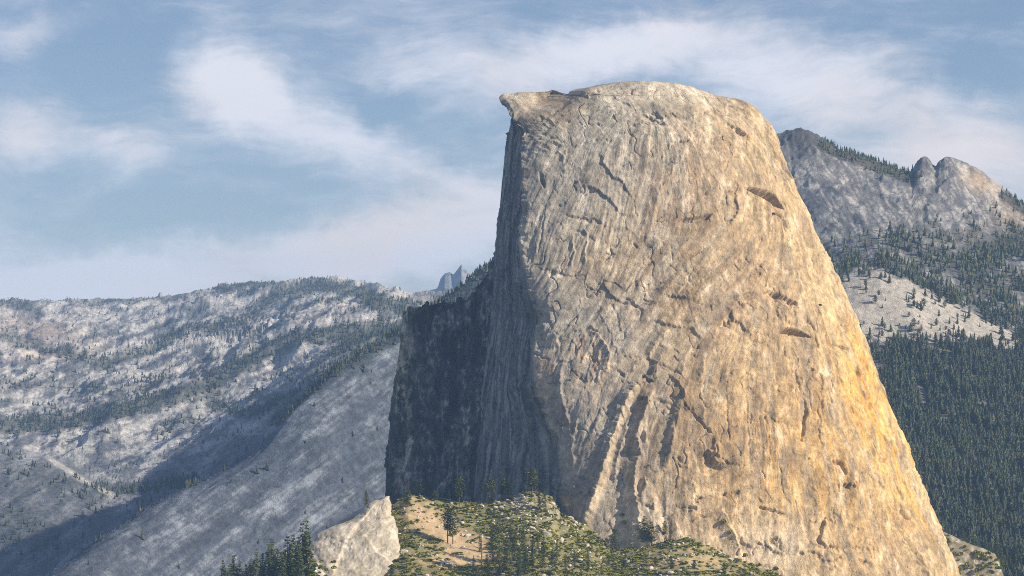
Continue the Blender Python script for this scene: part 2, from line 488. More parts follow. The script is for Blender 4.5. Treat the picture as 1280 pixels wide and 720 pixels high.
    H += 0.9 * mC * saw((fy * .5 - u * .6) / 30 + 1.6 * fbm(u / 60, fy / 60, 3, 10) + 1.5 * wob)
    # long sweeping shell edges that follow the flow of the sheeting
    H += .5 * terrace(SB * 1.15 + .22 * fbm(u / 30, fy / 30, 3, 12)) * (.35 + .65 * sstep(-.2, .25, fbm(u / 85, fy / 85, 2, 14)))
    H += .2 * terrace(S2 * .8, .14) * sstep(-.1, .35, fbm(u / 50, fy / 60, 3, 16))
    wv2 = fbm(u / 21, fy / 30, 4, 19, 0.6) * 2.6 + 0.14 * S2
    fl = np.floor(wv2); fr = wv2 - fl
    H += 0.42 * rough * (fl + sstep(0.9, 1.0, fr)) * (0.5 + sstep(-.1, .3, fbm(u / 80, fy / 80, 2, 27)))
    # joints: thin broken cracks
    cr = np.abs(perlin(u / 34 + .6 * perlin(u / 15, fy / 15, 3), fy / 60, 31))
    H -= 2.6 * np.exp(-(cr / 0.02) ** 2) * sstep(0.0, 0.25, fbm(u / 70, fy / 70, 2, 33))
    H += 0.30 * ridged(u / 8, fy / 13, 4, 51, .55) * rough
    cr = np.abs(perlin(u / 46 + .5 * perlin(u / 17, fy / 17, 13), fy / 15 + .3 * S2 * .2, 35))
    H -= 2.6 * np.exp(-(cr / 0.03) ** 2) * sstep(0.12, 0.4, fbm(u / 40, fy / 30, 3, 37))
    H += 1.3 * ridged((u + fy * .3) / 14, fy / 34, 4, 53, .55) * np.clip(gauss(fx, fy, 712, 520, 36, 100) + .8 * gauss(fx, fy, 820, 540, 60, 80) + .6 * gauss(fx, fy, 850, 240, 50, 40), 0, 1)
    low = sstep(520, 660, fy)
    H += low * (.6 + 1.5 * gauss(fx, fy, 810, 640, 90, 70)) * ridged(u / 26, fy / 55, 4, 57)
    H += 1.6 * ridged(u / 9, fy / 16, 3, 61) * gauss(fx, fy, 735, 453, 30, 40)
    H += 2.2 * ridged((u + fy * .5) / 16, (fy - u * .3) / 7, 3, 63) * gauss(fx, fy, 685, 172, 30, 24)
    H += 1.5 * ridged((u - fy * .2) / 20, (fy + u * .1) / 6, 3, 65) * gauss(fx, fy, 790, 140, 70, 26)

    gs = [0]
    def window(poly, pad):
        p = np.asarray(poly, float); r0, r1 = np.searchsorted(py, [p[:, 1].min() - pad, p[:, 1].max() + pad])
        r1 = max(r1, r0 + 1); sub = fx[r0:r1]
        ok = np.where(((sub > p[:, 0].min() - pad) & (sub < p[:, 0].max() + pad)).any(0))[0]
        if not len(ok): return (slice(r0, r1), slice(0, 1))
        return (slice(r0, r1), slice(ok[0], ok[-1] + 1))
    def vary(t, poly):
        # a crack opens and closes along its run
        gs[0] += 1; L = np.hypot(*np.diff(np.asarray(poly, float), axis=0).T).sum()
        return np.clip(.8 + .8 * fbm(t * L / 13 + gs[0] * 7.3, t * 0 + gs[0], 3, 47), .45, 1.35)
    def groove(poly, w, dep):
        W_ = window(poly, 12); x_, y_ = fx[W_], fy[W_]
        d, t, _ = polydist(x_, y_, jag(poly)); m_ = vary(t, poly) * sstep(0, .3, t) * sstep(1, .7, t)
        H[W_] += -dep * m_ * np.exp(-(d / (w * (.45 + .6 * m_))) ** 2)
    def ridge(poly, wl, wr, h):
        # wl: width on the left of a downward run, wr: width on the right
        W_ = window(poly, max(wl, wr) + 6); x_, y_ = fx[W_], fy[W_]
        d, t, sd = polydist(x_, y_, jag(poly))
        w = np.where(sd > 0, wl, wr)
        H[W_] += h * (.35 + .75 * vary(t, poly)) * np.maximum(1 - d / w, 0) ** 1.3 * sstep(0, .15, t) * sstep(1, .8, t)
    def lip(poly, dep, fade, w=1.2):
        # rock below / beyond the line stands back by dep
        W_ = window(poly, fade + 6); x_, y_ = fx[W_], fy[W_]
        d, t, sd = polydist(x_, y_, jag(poly))
        on = np.where(sd > 0, sstep(0, w, d) * np.maximum(1 - d / (fade * (.6 + .5 * np.clip(.5 + 1.2 * fbm(x_ / 9, y_ / 9, 2, 49), 0, 1))), 0) ** 1.2, 0)
        H[W_] += -dep * on * vary(t, poly) * sstep(0, .22, t) * sstep(1, .78, t)
    def pocket(poly, dep, w=1.5):
        W_ = window(poly, 6); x_, y_ = fx[W_], fy[W_]
        ins = inside(x_, y_, poly); d, _, _ = polydist(x_, y_, poly + poly[:1])
        H[W_] += -dep * ins * sstep(0, w, d)
    def raised(poly, h, w):
        W_ = window(poly, 6); x_, y_ = fx[W_], fy[W_]
        d, _, _ = polydist(x_, y_, jag(poly + poly[:1])); H[W_] += inside(x_, y_, poly) * h * sstep(0, w, d)
    def jag(poly):
        # subdivide and shake a traced line so that it breaks like rock
        p = np.asarray(poly, float); o = [p[0]]
        for a_, b_ in zip(p[:-1], p[1:]):
            l = np.hypot(*(b_ - a_)); k_ = max(1, int(l / 3))
            for i in range(1, k_ + 1):
                c = a_ + (b_ - a_) * i / k_
                if i < k_: c = c + rj.normal(0, 0.8, 2)
                o.append(c)
        return np.array(o)
    rj = np.random.default_rng(77)

    LIPS = [([(776, 128), (789, 133)], 3, 8), ([(767, 143), (773, 152)], 3, 8), ([(773, 163), (785, 166), (796, 171)], 3, 9), ([(800, 139), (820, 150), (838, 161)], 3, 8),
            ([(704, 267), (724, 271), (742, 272), (758, 284)], 3.2, 9), ([(715, 284), (731, 291), (749, 302)], 1.8, 7),
            ([(668, 332), (687, 336), (709, 341), (729, 348)], 2.2, 9), ([(749, 342), (762, 339)], 2, 6), ([(775, 330), (784, 329)], 2, 5),
            ([(907, 152), (924, 165), (942, 174)], 4, 10), ([(948, 364), (967, 363), (985, 368), (1004, 380)], 7, 24), ([(908, 375), (930, 369), (948, 364)], 3, 9),
            ([(893, 408), (903, 405), (913, 401)], 3, 8), ([(919, 377), (929, 383)], 3, 7), ([(845, 280), (857, 276), (884, 272), (893, 266)], 2, 14), ([(900, 240), (914, 240), (927, 235)], 3, 9), ([(905, 128), (925, 134), (945, 148)], 2.5, 9), ([(720, 180), (745, 172), (770, 176)], 2, 9), ([(690, 412), (705, 405), (722, 408)], 2, 10),
            ([(1034, 428), (1051, 431), (1068, 437)], 4, 10), ([(1020, 504), (1026, 501), (1032, 500), (1039, 504)], 2.5, 12),
            ([(945, 629), (967, 635), (987, 640)], 3.5, 14), ([(962, 671), (975, 670)], 5, 16), ([(900, 617), (915, 613), (927, 612)], 4, 12),
            ([(860, 624), (878, 620)], 3, 10), ([(803, 632), (818, 632)], 4.5, 10), ([(858, 633), (871, 633)], 5, 10), ([(1052, 604), (1067, 605), (1074, 610)], 5, 9),
            ([(1100, 570), (1110, 574)], 3, 8), ([(1072, 697), (1092, 703)], 4, 9), ([(1032, 684), (1060, 683), (1089, 683)], 2, 10),
            ([(836, 492), (846, 498)], 3, 8), ([(804, 478), (811, 474), (818, 478)], 7, 9), ([(720, 470), (735, 476), (748, 470)], 2, 8), ([(776, 443), (790, 446), (800, 442)], 3, 12),
            ([(770, 462), (782, 467)], 4, 10), ([(840, 591), (852, 596), (866, 602), (876, 612)], -2.5, 22), ([(868, 700), (880, 690)], 3, 9)]
    for p, dd, fa in LIPS: lip(p, dd * (1.3 if p[0][0] < 850 else 1.9), fa)
    GRO = [([(653, 160), (680, 145), (715, 124)], 1.6, 2.5), ([(673, 214), (677, 226), (680, 237)], 1.8, 5), ([(716, 226), (722, 228)], 1.3, 3), ([(791, 301), (797, 311)], 1.6, 4),
           ([(1009, 395), (1016, 405), (1024, 416)], 1.5, 4), ([(1018, 417), (1021, 425), (1025, 436)], 1.3, 4), ([(1033, 333), (1041, 344)], 1.2, 3),
           ([(993, 453), (997, 472), (1001, 494)], 1.3, 2.5), ([(1001, 494), (1008, 511), (1004, 528), (1005, 536), (1000, 558)], 1.7, 5.5),
           ([(1044, 572), (1052, 586), (1059, 596)], 2.0, 6), ([(857, 508), (875, 528), (893, 547)], 1.3, 2.5), ([(1070, 455), (1080, 478)], 1.2, 3),
           ([(976, 670), (976, 690)], 1.3, 3.5), ([(1008, 572), (1013, 574)], 1.3, 3), ([(1118, 560), (1128, 578)], 1.2, 3), ([(1088, 500), (1092, 512)], 1.2, 2.5),
           ([(1130, 632), (1136, 650)], 1.4, 4), ([(967, 262), (978, 270), (985, 286)], 1.5, 3.5), ([(664, 366), (668, 378), (680, 399)], 2, 4),
           ([(682, 258), (676, 300), (668, 330)], 1.2, 2), ([(838, 300), (842, 330)], 1.2, 1.5), ([(905, 478), (908, 520), (912, 560)], 1.2, .9), ([(930, 480), (936, 540), (940, 590)], 1.2, .9),
           ([(955, 500), (958, 560)], 1.1, .8), ([(980, 430), (985, 450)], 1.2, 2)]
    for p, w, dd in GRO: groove(p, w, dd * (1.2 if p[0][0] < 850 else 1.8))
    RID = [([(697, 186), (705, 194), (704, 203)], 5, 2, 2.5), ([(727, 283), (734, 294), (735, 303), (731, 314), (734, 334)], 5, 1.8, 2.2),
           ([(715, 290), (718, 312), (712, 337)], 5, 2, 1.8), ([(735, 414), (749, 419), (762, 442), (758, 466)], 14, 2.2, 4.5), ([(712, 440), (716, 425), (735, 414)], 9, 2, 2),
           ([(838, 429), (828, 446), (820, 460), (818, 474)], 10, 2.6, 6), ([(840, 411), (824, 422), (813, 440), (811, 452)], 12, 2.6, 6),
           ([(853, 174), (863, 182), (873, 192)], 8, 2, 2.5), ([(858, 186), (848, 205), (835, 223)], 9, 2.5, 2.5),
           ([(814, 472), (800, 481), (787, 494), (779, 511), (773, 530), (764, 552), (759, 575), (751, 600), (745, 622), (735, 645), (724, 668)], 15, 7, 11),
           ([(790, 512), (780, 545), (770, 580), (768, 615)], 7, 4, 4), ([(706, 440), (700, 478), (711, 525), (716, 560)], 9, 3, 3.5), ([(812, 500), (806, 525), (808, 560)], 7, 3, 4),
           ([(948, 364), (925, 368), (905, 376), (880, 390), (858, 408), (842, 428)], 12, 2.4, 2.6), ([(893, 268), (845, 284), (815, 310), (790, 345), (760, 385), (737, 410)], 14, 2.4, 2.0),
           ([(872, 288), (835, 330), (800, 370), (770, 408)], 12, 2.2, 1.8), ([(962, 288), (920, 320), (880, 350), (840, 388), (816, 412)], 14, 2.4, 2.2), ([(900, 335), (868, 365), (842, 396)], 10, 2, 1.6),
           ([(1008, 268), (1034, 330), (1058, 395), (1083, 455), (1103, 512)], 9, 2.2, 1.8), ([(985, 300), (1008, 368)], 8, 2, 1.5), ([(1058, 470), (1083, 530), (1108, 600), (1130, 662)], 10, 2.2, 2.0),
           ([(960, 440), (968, 500), (972, 560), (975, 620)], 9, 2.2, 1.8), ([(1012, 440), (1022, 500), (1030, 560), (1034, 610)], 9, 2.2, 1.8), ([(880, 440), (876, 490), (882, 540)], 9, 2.2, 1.8),
           ([(819, 480), (806, 515), (795, 549), (800, 567), (794, 589), (793, 615), (798, 650), (800, 676)], 15, 5, 11),
           ([(862, 470), (850, 510), (842, 544), (833, 590)], 14, 4, 7), ([(840, 640), (846, 660), (856, 680)], 16, 3, 5.5), ([(900, 632), (908, 648), (918, 670), (930, 700)], 18, 3.5, 7),
           ([(870, 420), (856, 450), (846, 490)], 8, 2.5, 2.5), ([(700, 500), (706, 540), (716, 570)], 8, 2.5, 3), ([(722, 520), (716, 560), (718, 590)], 7, 2.5, 2.5),
           ([(760, 275), (752, 300), (742, 330)], 7, 3, 1.5), ([(700, 340), (690, 355), (684, 372)], 6, 3, 1.5), ([(790, 236), (782, 262), (774, 290)], 7, 3, 1.2),
           ([(812, 250), (806, 280), (796, 300)], 6, 2.5, 1.4), ([(826, 232), (820, 262), (812, 290)], 6, 2.5, 1.4), ([(776, 250), (768, 280), (758, 308)], 6, 2.5, 1.3)]
    for p, wl, wr, hh in RID: ridge(p, wl, wr, hh)
    # buttress at the foot, and rounded boss beside it
    bt = [(804, 590), (822, 612), (831, 650), (834, 690), (776, 690), (786, 640)]
    raised(bt, 7, 9)
    H += 6 * gauss(fx, fy, 862, 622, 22, 30) - 5 * gauss(fx, fy, 768, 625, 14, 40, 12)
    # overhangs cut under the arches
    pocket([(926, 235), (939, 235.5), (951, 237.5), (963, 239), (971, 244), (978, 254), (981, 262), (970, 258), (956, 251), (940, 243)], 22, 2.4)
    pocket([(971, 417), (977, 411), (985, 408), (994, 409), (1003, 412), (1010, 417), (1016, 422), (1000, 420), (985, 418)], 20, 2.0)
    pocket([(845, 273), (857, 272), (870, 271), (884, 268), (892, 267), (884, 275), (870, 278), (857, 279)], 9, 1.8)
    pocket([(868, 566), (884, 562), (890, 573), (897, 580), (909, 584), (898, 592), (888, 598), (874, 592), (868, 580)], 6, 5)
    fk = [(884, 560), (896, 566), (905, 576), (910, 584), (897, 580), (889, 573)]
    raised(fk, 3.5, 1.5)
    fk2 = [(1032, 645), (1045, 650), (1052, 662), (1055, 680), (1033, 686), (1022, 677), (1027, 660)]
    raised(fk2, 3.0, 1.6)
    groove([(1032, 645), (1026, 662), (1022, 677), (1032, 686)], 1.8, 5)
    H -= 2.0 * gauss(fx, fy, 735, 452, 19, 30)
    # shell edge along the arris is broken
    edge = np.exp(-((fx - XL[:, None]) / 7) ** 2) * sstep(150, 175, fy)
    H += edge * 2.2 * ridged(fy / 13, fx / 40, 4, 81)
    H += edge * 5 * (np.floor(fbm(fy / 24, fx / 90, 3, 83) * 4) / 4)
    # the overhanging visor is a slab tilted to the open side
    cl_ = 160 - (fx - 653) * .575; vz = np.maximum(cl_ - fy, 0) * sstep(720, 690, fx) * (fy < 162)
    H += .26 * np.minimum(vz, 32)
    H += 1.7 * terrace(3.2 * fbm(fy / 30, fx / 60, 3, 87)) * sstep(.86, 1, As)
    capfade = sstep(101, 117, fy) * 0.9 + 0.1
    H *= capfade
    sil = 1 - 0.25 * sstep(0.93, 1.0, a)[None]
    H = H * sil
    # --- cliff relief
    cy = np.broadcast_to(py[:, None], Yc.shape); cu = Yc / 1.1
    Hc = 5 * fbm(cu / 70, cy / 300, 3, 91) + 3.2 * ridged(cu / 26, cy / 190, 4, 93) + 1.0 * ridged(cu / 9, cy / 30, 3, 95)
    wv = fbm(cu / 60, cy / 110, 4, 97) * 3; fl = np.floor(wv); Hc += 3.0 * (fl + sstep(.85, 1, wv - fl))
    Hc += 2.2 * ridged((cu + cy * .5) / 30, cy / 40, 4, 99) * sstep(430, 560, cy)
    w_ar = sstep(1.0, 0.95, tcl)[None] * sstep(0, .03, tcl)[None]
    Hc = Hc * w_ar * capl_inv(py)[:, None]
    # blend the relief across the arris
    Hc += (H[:, :1] * sstep(0.93, 1.0, tcl)[None])
    Hb = 8 * fbm(PXb / 90, np.broadcast_to(py[:, None], PXb.shape) / 90, 3, 15) * sstep(0, .3, tb)[None] * capfade[:, :1] + H[:, -1:] * sstep(.4, 0, tb)[None]
    Hall = np.concatenate([H, Hb, Hc], 1)
    V = V + N * Hall[..., None]
    # --- colour of the rock, with some sun and shade painted in
    grey = np.array([.375, .36, .33]); tan = np.array([.45, .34, .21]); gold = np.array([.66, .39, .09]); pale = np.array([.66, .61, .52]); rust = np.array([.50, .31, .17]); dark = np.array([.15, .14, .13])
    nn = fbm(u / 60, fy / 80, 4, 101); n2 = fbm(u / 18, fy / 26, 4, 103)
    wt = np.clip(sstep(710, 960, fx + 60 * nn + .15 * (fy - 350)) + 0.25 * S2 * .3, 0, 1)
    T = lerp3(np.broadcast_to(grey, fx.shape + (3,)), tan, wt)
    T = lerp3(T, tan, 0.7 * np.clip(.7 * gauss(fx, fy, 755, 325, 55, 50) + gauss(fx, fy, 690, 130, 40, 26), 0, 1))
    T = lerp3(T, rust, np.clip(0.7 * gauss(fx, fy, 735, 455, 26, 38) + .55 * gauss(fx, fy, 680, 470, 16, 40) + .4 * gauss(fx, fy, 855, 235, 50, 40) + .35 * gauss(fx, fy, 960, 310, 60, 50) , 0, 1) * sstep(-.25, .35, n2 + .12 * S2))
    gm = np.clip(gauss(fx, fy, 1082, 480, 30, 75, -22) + .9 * gauss(fx, fy, 1130, 580, 42, 90, -22) + .45 * gauss(fx, fy, 1010, 650, 120, 80) + .5 * gauss(fx, fy, 1040, 540, 80, 90, -20) + .35 * gauss(fx, fy, 930, 560, 90, 100), 0, 1)
    T = lerp3(T, gold, gm * np.clip(.55 + .22 * S2 + .18 * SB + .6 * n2, 0, 1) * .85)
    T = lerp3(T, pale, np.clip(sstep(1.3, 2.1, S1) * .26 * rough + .5 * sstep(.22, .5, n2) * rough, 0, .75))
    T = lerp3(T, np.array([.66, .52, .30]), .6 * sstep(.80, .97, As) * sstep(-.4, .3, nn) * sstep(150, 230, fy))  # sunlit brightness of the turning flank painted into the rock colour
    T = lerp3(T, pale, .55 * np.clip(gauss(fx, fy, 800, 655, 40, 28) + gauss(fx, fy, 960, 680, 60, 40) + gauss(fx, fy, 850, 115, 60, 14), 0, 1))
    st = sstep(.55, 2.0, S2 + 1.4 * fbm(u / 45, fy / 60, 2, 107))
    T = lerp3(T, dark, np.clip(st * .12 + .46 * sstep(.12, .5, fbm(u / 28, fy / 60, 4, 109)), 0, .62))
    S3 = S1 + .5 * S2
    T = lerp3(T, dark, .16 * sstep(.9, 2.2, -S3) * (.35 + .65 * rough))
    T = lerp3(T, np.array([.31, .30, .28]), .5 * np.clip(gauss(fx, fy, 730, 220, 80, 60) + gauss(fx, fy, 720, 560, 36, 90), 0, 1))
    T = lerp3(T, dark, .40 * np.clip(gauss(fx, fy, 815, 545, 50, 60) + gauss(fx, fy, 740, 590, 30, 50), 0, 1) * sstep(-.5, .2, nn))
    T = lerp3(T, dark, .16 * sstep(.35, 1.7, SB + .5 * nn) * (1 - .75 * gm))
    T = lerp3(T, pale, .14 * sstep(.45, 1.8, -SB + .5 * nn))
    T = lerp3(T, np.array([.68, .36, .06]), .8 * np.clip(gauss(fx, fy, 1078, 478, 20, 62, -20) + .7 * gauss(fx, fy, 1122, 575, 20, 60, -22), 0, 1) * np.clip(.5 + .35 * S2 + .25 * SB + .8 * n2, 0, 1))
    d_, t_, _ = polydist(fx, fy, [(771, 409), (752, 455), (743, 495), (733, 533), (730, 545)]); T = lerp3(T, pale, .7 * np.exp(-(d_ / 1.3) ** 2) * sstep(-.4, .4, n2))
    d_, t_, _ = polydist(fx, fy, [(800, 480), (784, 500), (775, 522), (768, 545), (756, 596), (746, 630), (733, 664)]); T = lerp3(T, np.array([.62, .51, .36]), .5 * sstep(7, 2, d_ + 5 * n2))  # sunlit strip along the main rib, painted pale
    brown = np.clip(gauss(fx, fy, 870, 330, 90, 110) + .9 * gauss(fx, fy, 850, 520, 60, 90) + .7 * gauss(fx, fy, 960, 500, 70, 110) + .6 * gauss(fx, fy, 800, 250, 60, 60), 0, 1)
    T = lerp3(T, np.array([.29, .205, .125]), .62 * brown * sstep(-.25, .45, fbm(u / 42, fy / 50, 4, 125) + .18 * SB))
    T = T * np.array([.95, .92, .87])
    tone = 1 + .10 * shade_of(wA, 1) * mA + .09 * shade_of(wB, 2) * mB + .07 * shade_of(SB * 1.15 + .22 * fbm(u / 30, fy / 30, 3, 12), 3) + .06 * shade_of(wv2, 4)
    T = T * tone[..., None]
    grain = 1 + .045 * S1 + .34 * n2 + .34 * fbm(u / 7, fy / 9, 5, 115, .65)
    T = np.clip(T * grain[..., None], .08, .85)
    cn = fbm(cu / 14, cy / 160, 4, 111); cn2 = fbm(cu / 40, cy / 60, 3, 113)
    Tc = lerp3(np.broadcast_to(np.array([.19, .19, .195]), Yc.shape + (3,)), np.array([.06, .06, .065]), sstep(-.15, .4, cn + .4 * cn2 + .35 * fbm(cu / 5, cy / 14, 4, 117)))  # dark stained cliff rock, darkened further to deepen its shade
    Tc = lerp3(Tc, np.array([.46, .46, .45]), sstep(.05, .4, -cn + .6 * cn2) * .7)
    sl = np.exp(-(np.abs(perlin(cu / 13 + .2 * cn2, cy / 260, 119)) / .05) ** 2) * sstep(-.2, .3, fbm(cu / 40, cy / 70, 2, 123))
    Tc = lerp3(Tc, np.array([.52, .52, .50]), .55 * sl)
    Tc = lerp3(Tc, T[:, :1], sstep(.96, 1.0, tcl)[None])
    Tb = np.broadcast_to(np.array([.45, .38, .28]), PXb.shape + (3,))
    Tall = np.concatenate([T, Tb, Tc], 1)
    root = link('granite_dome', None, kind='structure', label='huge rounded granite dome with a sheer shaded cliff on one side', cat='mountain',
                loc=P3(840, 700, 3900))
    cols_front = np.arange(0, nf + nb); cols_cl = np.arange(nf + nb, m)
    loc = np.array(root.location)
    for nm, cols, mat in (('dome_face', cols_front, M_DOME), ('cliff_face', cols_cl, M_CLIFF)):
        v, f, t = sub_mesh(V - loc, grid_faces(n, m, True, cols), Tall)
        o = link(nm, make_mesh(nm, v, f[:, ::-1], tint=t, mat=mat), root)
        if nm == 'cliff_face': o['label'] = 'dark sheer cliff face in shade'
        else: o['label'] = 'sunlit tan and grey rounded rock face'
    return V[:, :nf], N[:, :nf], fx, fy, root

def capl_inv(py):
    return sstep(118, 150, py)

dome_V, dome_N, dome_px, dome_py, dome_root = build_dome()

def on_dome(px, py):
    i = np.argmin((dome_px - px) ** 2 + (dome_py - py) ** 2)
    return dome_V.reshape(-1, 3)[i], dome_N.reshape(-1, 3)[i]

# shoulder of the cliff, in the dome's shadow
def build_shoulder():
    top = [(500, 397), (505, 393), (512, 389), (519, 387), (530, 381), (550, 375), (560, 376), (572, 381), (581, 373), (590, 364), (597, 354), (603, 347), (612, 336), (622, 326), (640, 318), (660, 312)]
    nv, nb_, nl, nu = 240, 20, 50, 170
    v = np.concatenate([np.linspace(-.25, 0, nb_, endpoint=False), np.linspace(0, 1, nv)])   # <0 runs back over the top
    uu = np.concatenate([np.linspace(-1, 0, nl, endpoint=False), np.linspace(0, 1, nu)])      # <0 is the far return on the open side
    Vv, U = np.meshgrid(v, uu, indexing='ij')
    vv = np.clip(Vv, 0, 1)
    ledge = ipl(vv * 1000, [(0, 503), (120, 499), (350, 491), (600, 485), (800, 481), (1000, 476)])
    px = np.where(U >= 0, ledge + (665 - ledge) * np.clip(U, 0, 1), ledge + 16 * (-U) ** .8)
    tp = ipl(px, top) + 6 * fbm(px / 9, px * 0, 4, 121)
    py = tp + (680 - tp) * vv
    Y = 4330 - 90 * np.clip(U, 0, 1) - 60 * vv + np.where(U < 0, 260 * (-U), 0)
    back = np.clip(-Vv / .25, 0, 1)
    Y = Y + back * 240
    py = py + back * 4
    V = P3(px, py, Y)
    N = grid_normals(V)
    if N[150, 150, 1] > 0: N = -N
    cu = px + np.where(U < 0, U * 90, 0)
    H = 9 * ridged(cu / 40, py / 130, 4, 131) + 4 * fbm(cu / 16, py / 50, 4, 133) + 1.6 * ridged(cu / 6, py / 14, 3, 135)
    w = fbm(cu / 26, py / 45, 4, 137) * 4; fl = np.floor(w); H += 2.5 * (fl + sstep(.8, 1, w - fl))
    H += 4 * ridged(cu / 12, py / 260, 3, 139)
    H *= np.where(np.abs(U) < .04, .35, 1)
    V = V + N * H[..., None]
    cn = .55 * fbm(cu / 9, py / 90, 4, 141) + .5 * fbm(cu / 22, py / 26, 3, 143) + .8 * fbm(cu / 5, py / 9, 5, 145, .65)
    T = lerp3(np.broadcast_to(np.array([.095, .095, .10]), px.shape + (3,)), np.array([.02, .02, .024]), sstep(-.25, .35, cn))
    T = lerp3(T, np.array([.40, .36, .29]), np.clip(gauss(px, py, 503, 480, 12, 140) * sstep(-.5, .2, -cn) * 1.0, 0, 1))  # pale strip paints sky light onto the open left edge
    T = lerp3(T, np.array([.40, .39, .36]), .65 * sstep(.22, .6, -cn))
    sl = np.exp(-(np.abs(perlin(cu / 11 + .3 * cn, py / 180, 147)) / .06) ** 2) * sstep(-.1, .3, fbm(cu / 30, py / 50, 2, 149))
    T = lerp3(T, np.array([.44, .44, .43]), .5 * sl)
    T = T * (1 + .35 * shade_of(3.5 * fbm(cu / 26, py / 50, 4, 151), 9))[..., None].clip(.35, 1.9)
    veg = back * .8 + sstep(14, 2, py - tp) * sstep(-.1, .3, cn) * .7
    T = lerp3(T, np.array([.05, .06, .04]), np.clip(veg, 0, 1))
    loc = P3(560, 680, 4330)
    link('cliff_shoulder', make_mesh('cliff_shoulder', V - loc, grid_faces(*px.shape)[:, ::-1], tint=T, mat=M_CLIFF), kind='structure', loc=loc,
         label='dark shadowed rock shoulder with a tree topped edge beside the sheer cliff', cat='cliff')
    return lambda q: (P3(q, ipl(q, top) + 2, 4330 - 90 * np.clip((q - 503) / 160, 0, 1) + 25))
shoulder_top = build_shoulder()

# ------------------------------------------------------------------ terrain behind
def terrain(name, label, cat, cols, table, pxs, Ys, noise_fn, tint_fn, mat, crest=None):
    """heightfield over (bearing, distance): per bearing a section of (distance, photo row) points"""
    cols = np.asarray(cols, float); tb = np.asarray(table, float)          # (ncol, npt, 2)
    npt = tb.shape[1]
    secY = np.stack([smooth_ipl(pxs, cols, tb[:, i, 0]) for i in range(npt)], 1)
    secP = np.stack([smooth_ipl(pxs, cols, tb[:, i, 1]) for i in range(npt)], 1)
    if crest is not None:
        ci, pts = crest; secP[:, ci] = ipl(pxs, pts)
    zz = np.array(P3(pxs[:, None], secP, secY))[..., 2]
    nr = Ys[2]; Yd = np.linspace(Ys[0], Ys[1], 1400)
    Zd = np.stack([smooth_ipl(Yd, secY[j], zz[j]) for j in range(len(pxs))], 1)
    PX = np.broadcast_to(pxs[None], (nr, len(pxs))); YY = np.zeros(PX.shape); Z = np.zeros(PX.shape)
    CW = np.zeros((len(Yd), len(pxs)))
    for j in range(len(pxs)):
        pyd = HORIZON - F_PX * Zd[:, j] / Yd; dp = -np.diff(pyd)
        w = np.where(dp > 0, dp, -.25 * dp) * np.where(pyd[1:] > 780, .15, 1) + np.diff(Yd) * .012
        CW[1:, j] = np.cumsum(w); CW[:, j] /= CW[-1, j]
    for j in range(len(pxs)):
        YY[:, j] = np.interp(np.linspace(0, 1, nr), CW[:, j], Yd); Z[:, j] = np.interp(YY[:, j], Yd, Zd[:, j])
    X = (PX - 640) / F_PX * YY
    Z = Z + noise_fn(X, YY, Z, PX)
    V = np.stack([X, YY, Z], -1)
    vx, vy = to_pix(V)
    N = grid_normals(V); 
    T = tint_fn(X, YY, Z, vx, vy, np.abs(N[..., 2]))
    o = link(name, make_mesh(name, V, grid_faces(*PX.shape), tint=T, mat=mat), kind='structure', label=label, cat=cat)
    def height(px, Y):
        i = np.clip((np.searchsorted(pxs, px) - 1), 0, len(pxs) - 2); j = np.clip(np.searchsorted(Yd, Y) - 1, 0, len(Yd) - 2)
        fx_ = (px - pxs[i]) / (pxs[i + 1] - pxs[i]); fy_ = (Y - Yd[j]) / (Yd[j + 1] - Yd[j])
        z = (Zd[j, i] * (1 - fx_) + Zd[j, i + 1] * fx_) * (1 - fy_) + (Zd[j + 1, i] * (1 - fx_) + Zd[j + 1, i + 1] * fx_) * fy_
        x = (px - 640) / F_PX * Y
        return np.stack([x, Y, z + noise_fn(x, Y, z, px)], -1)
    return o, height

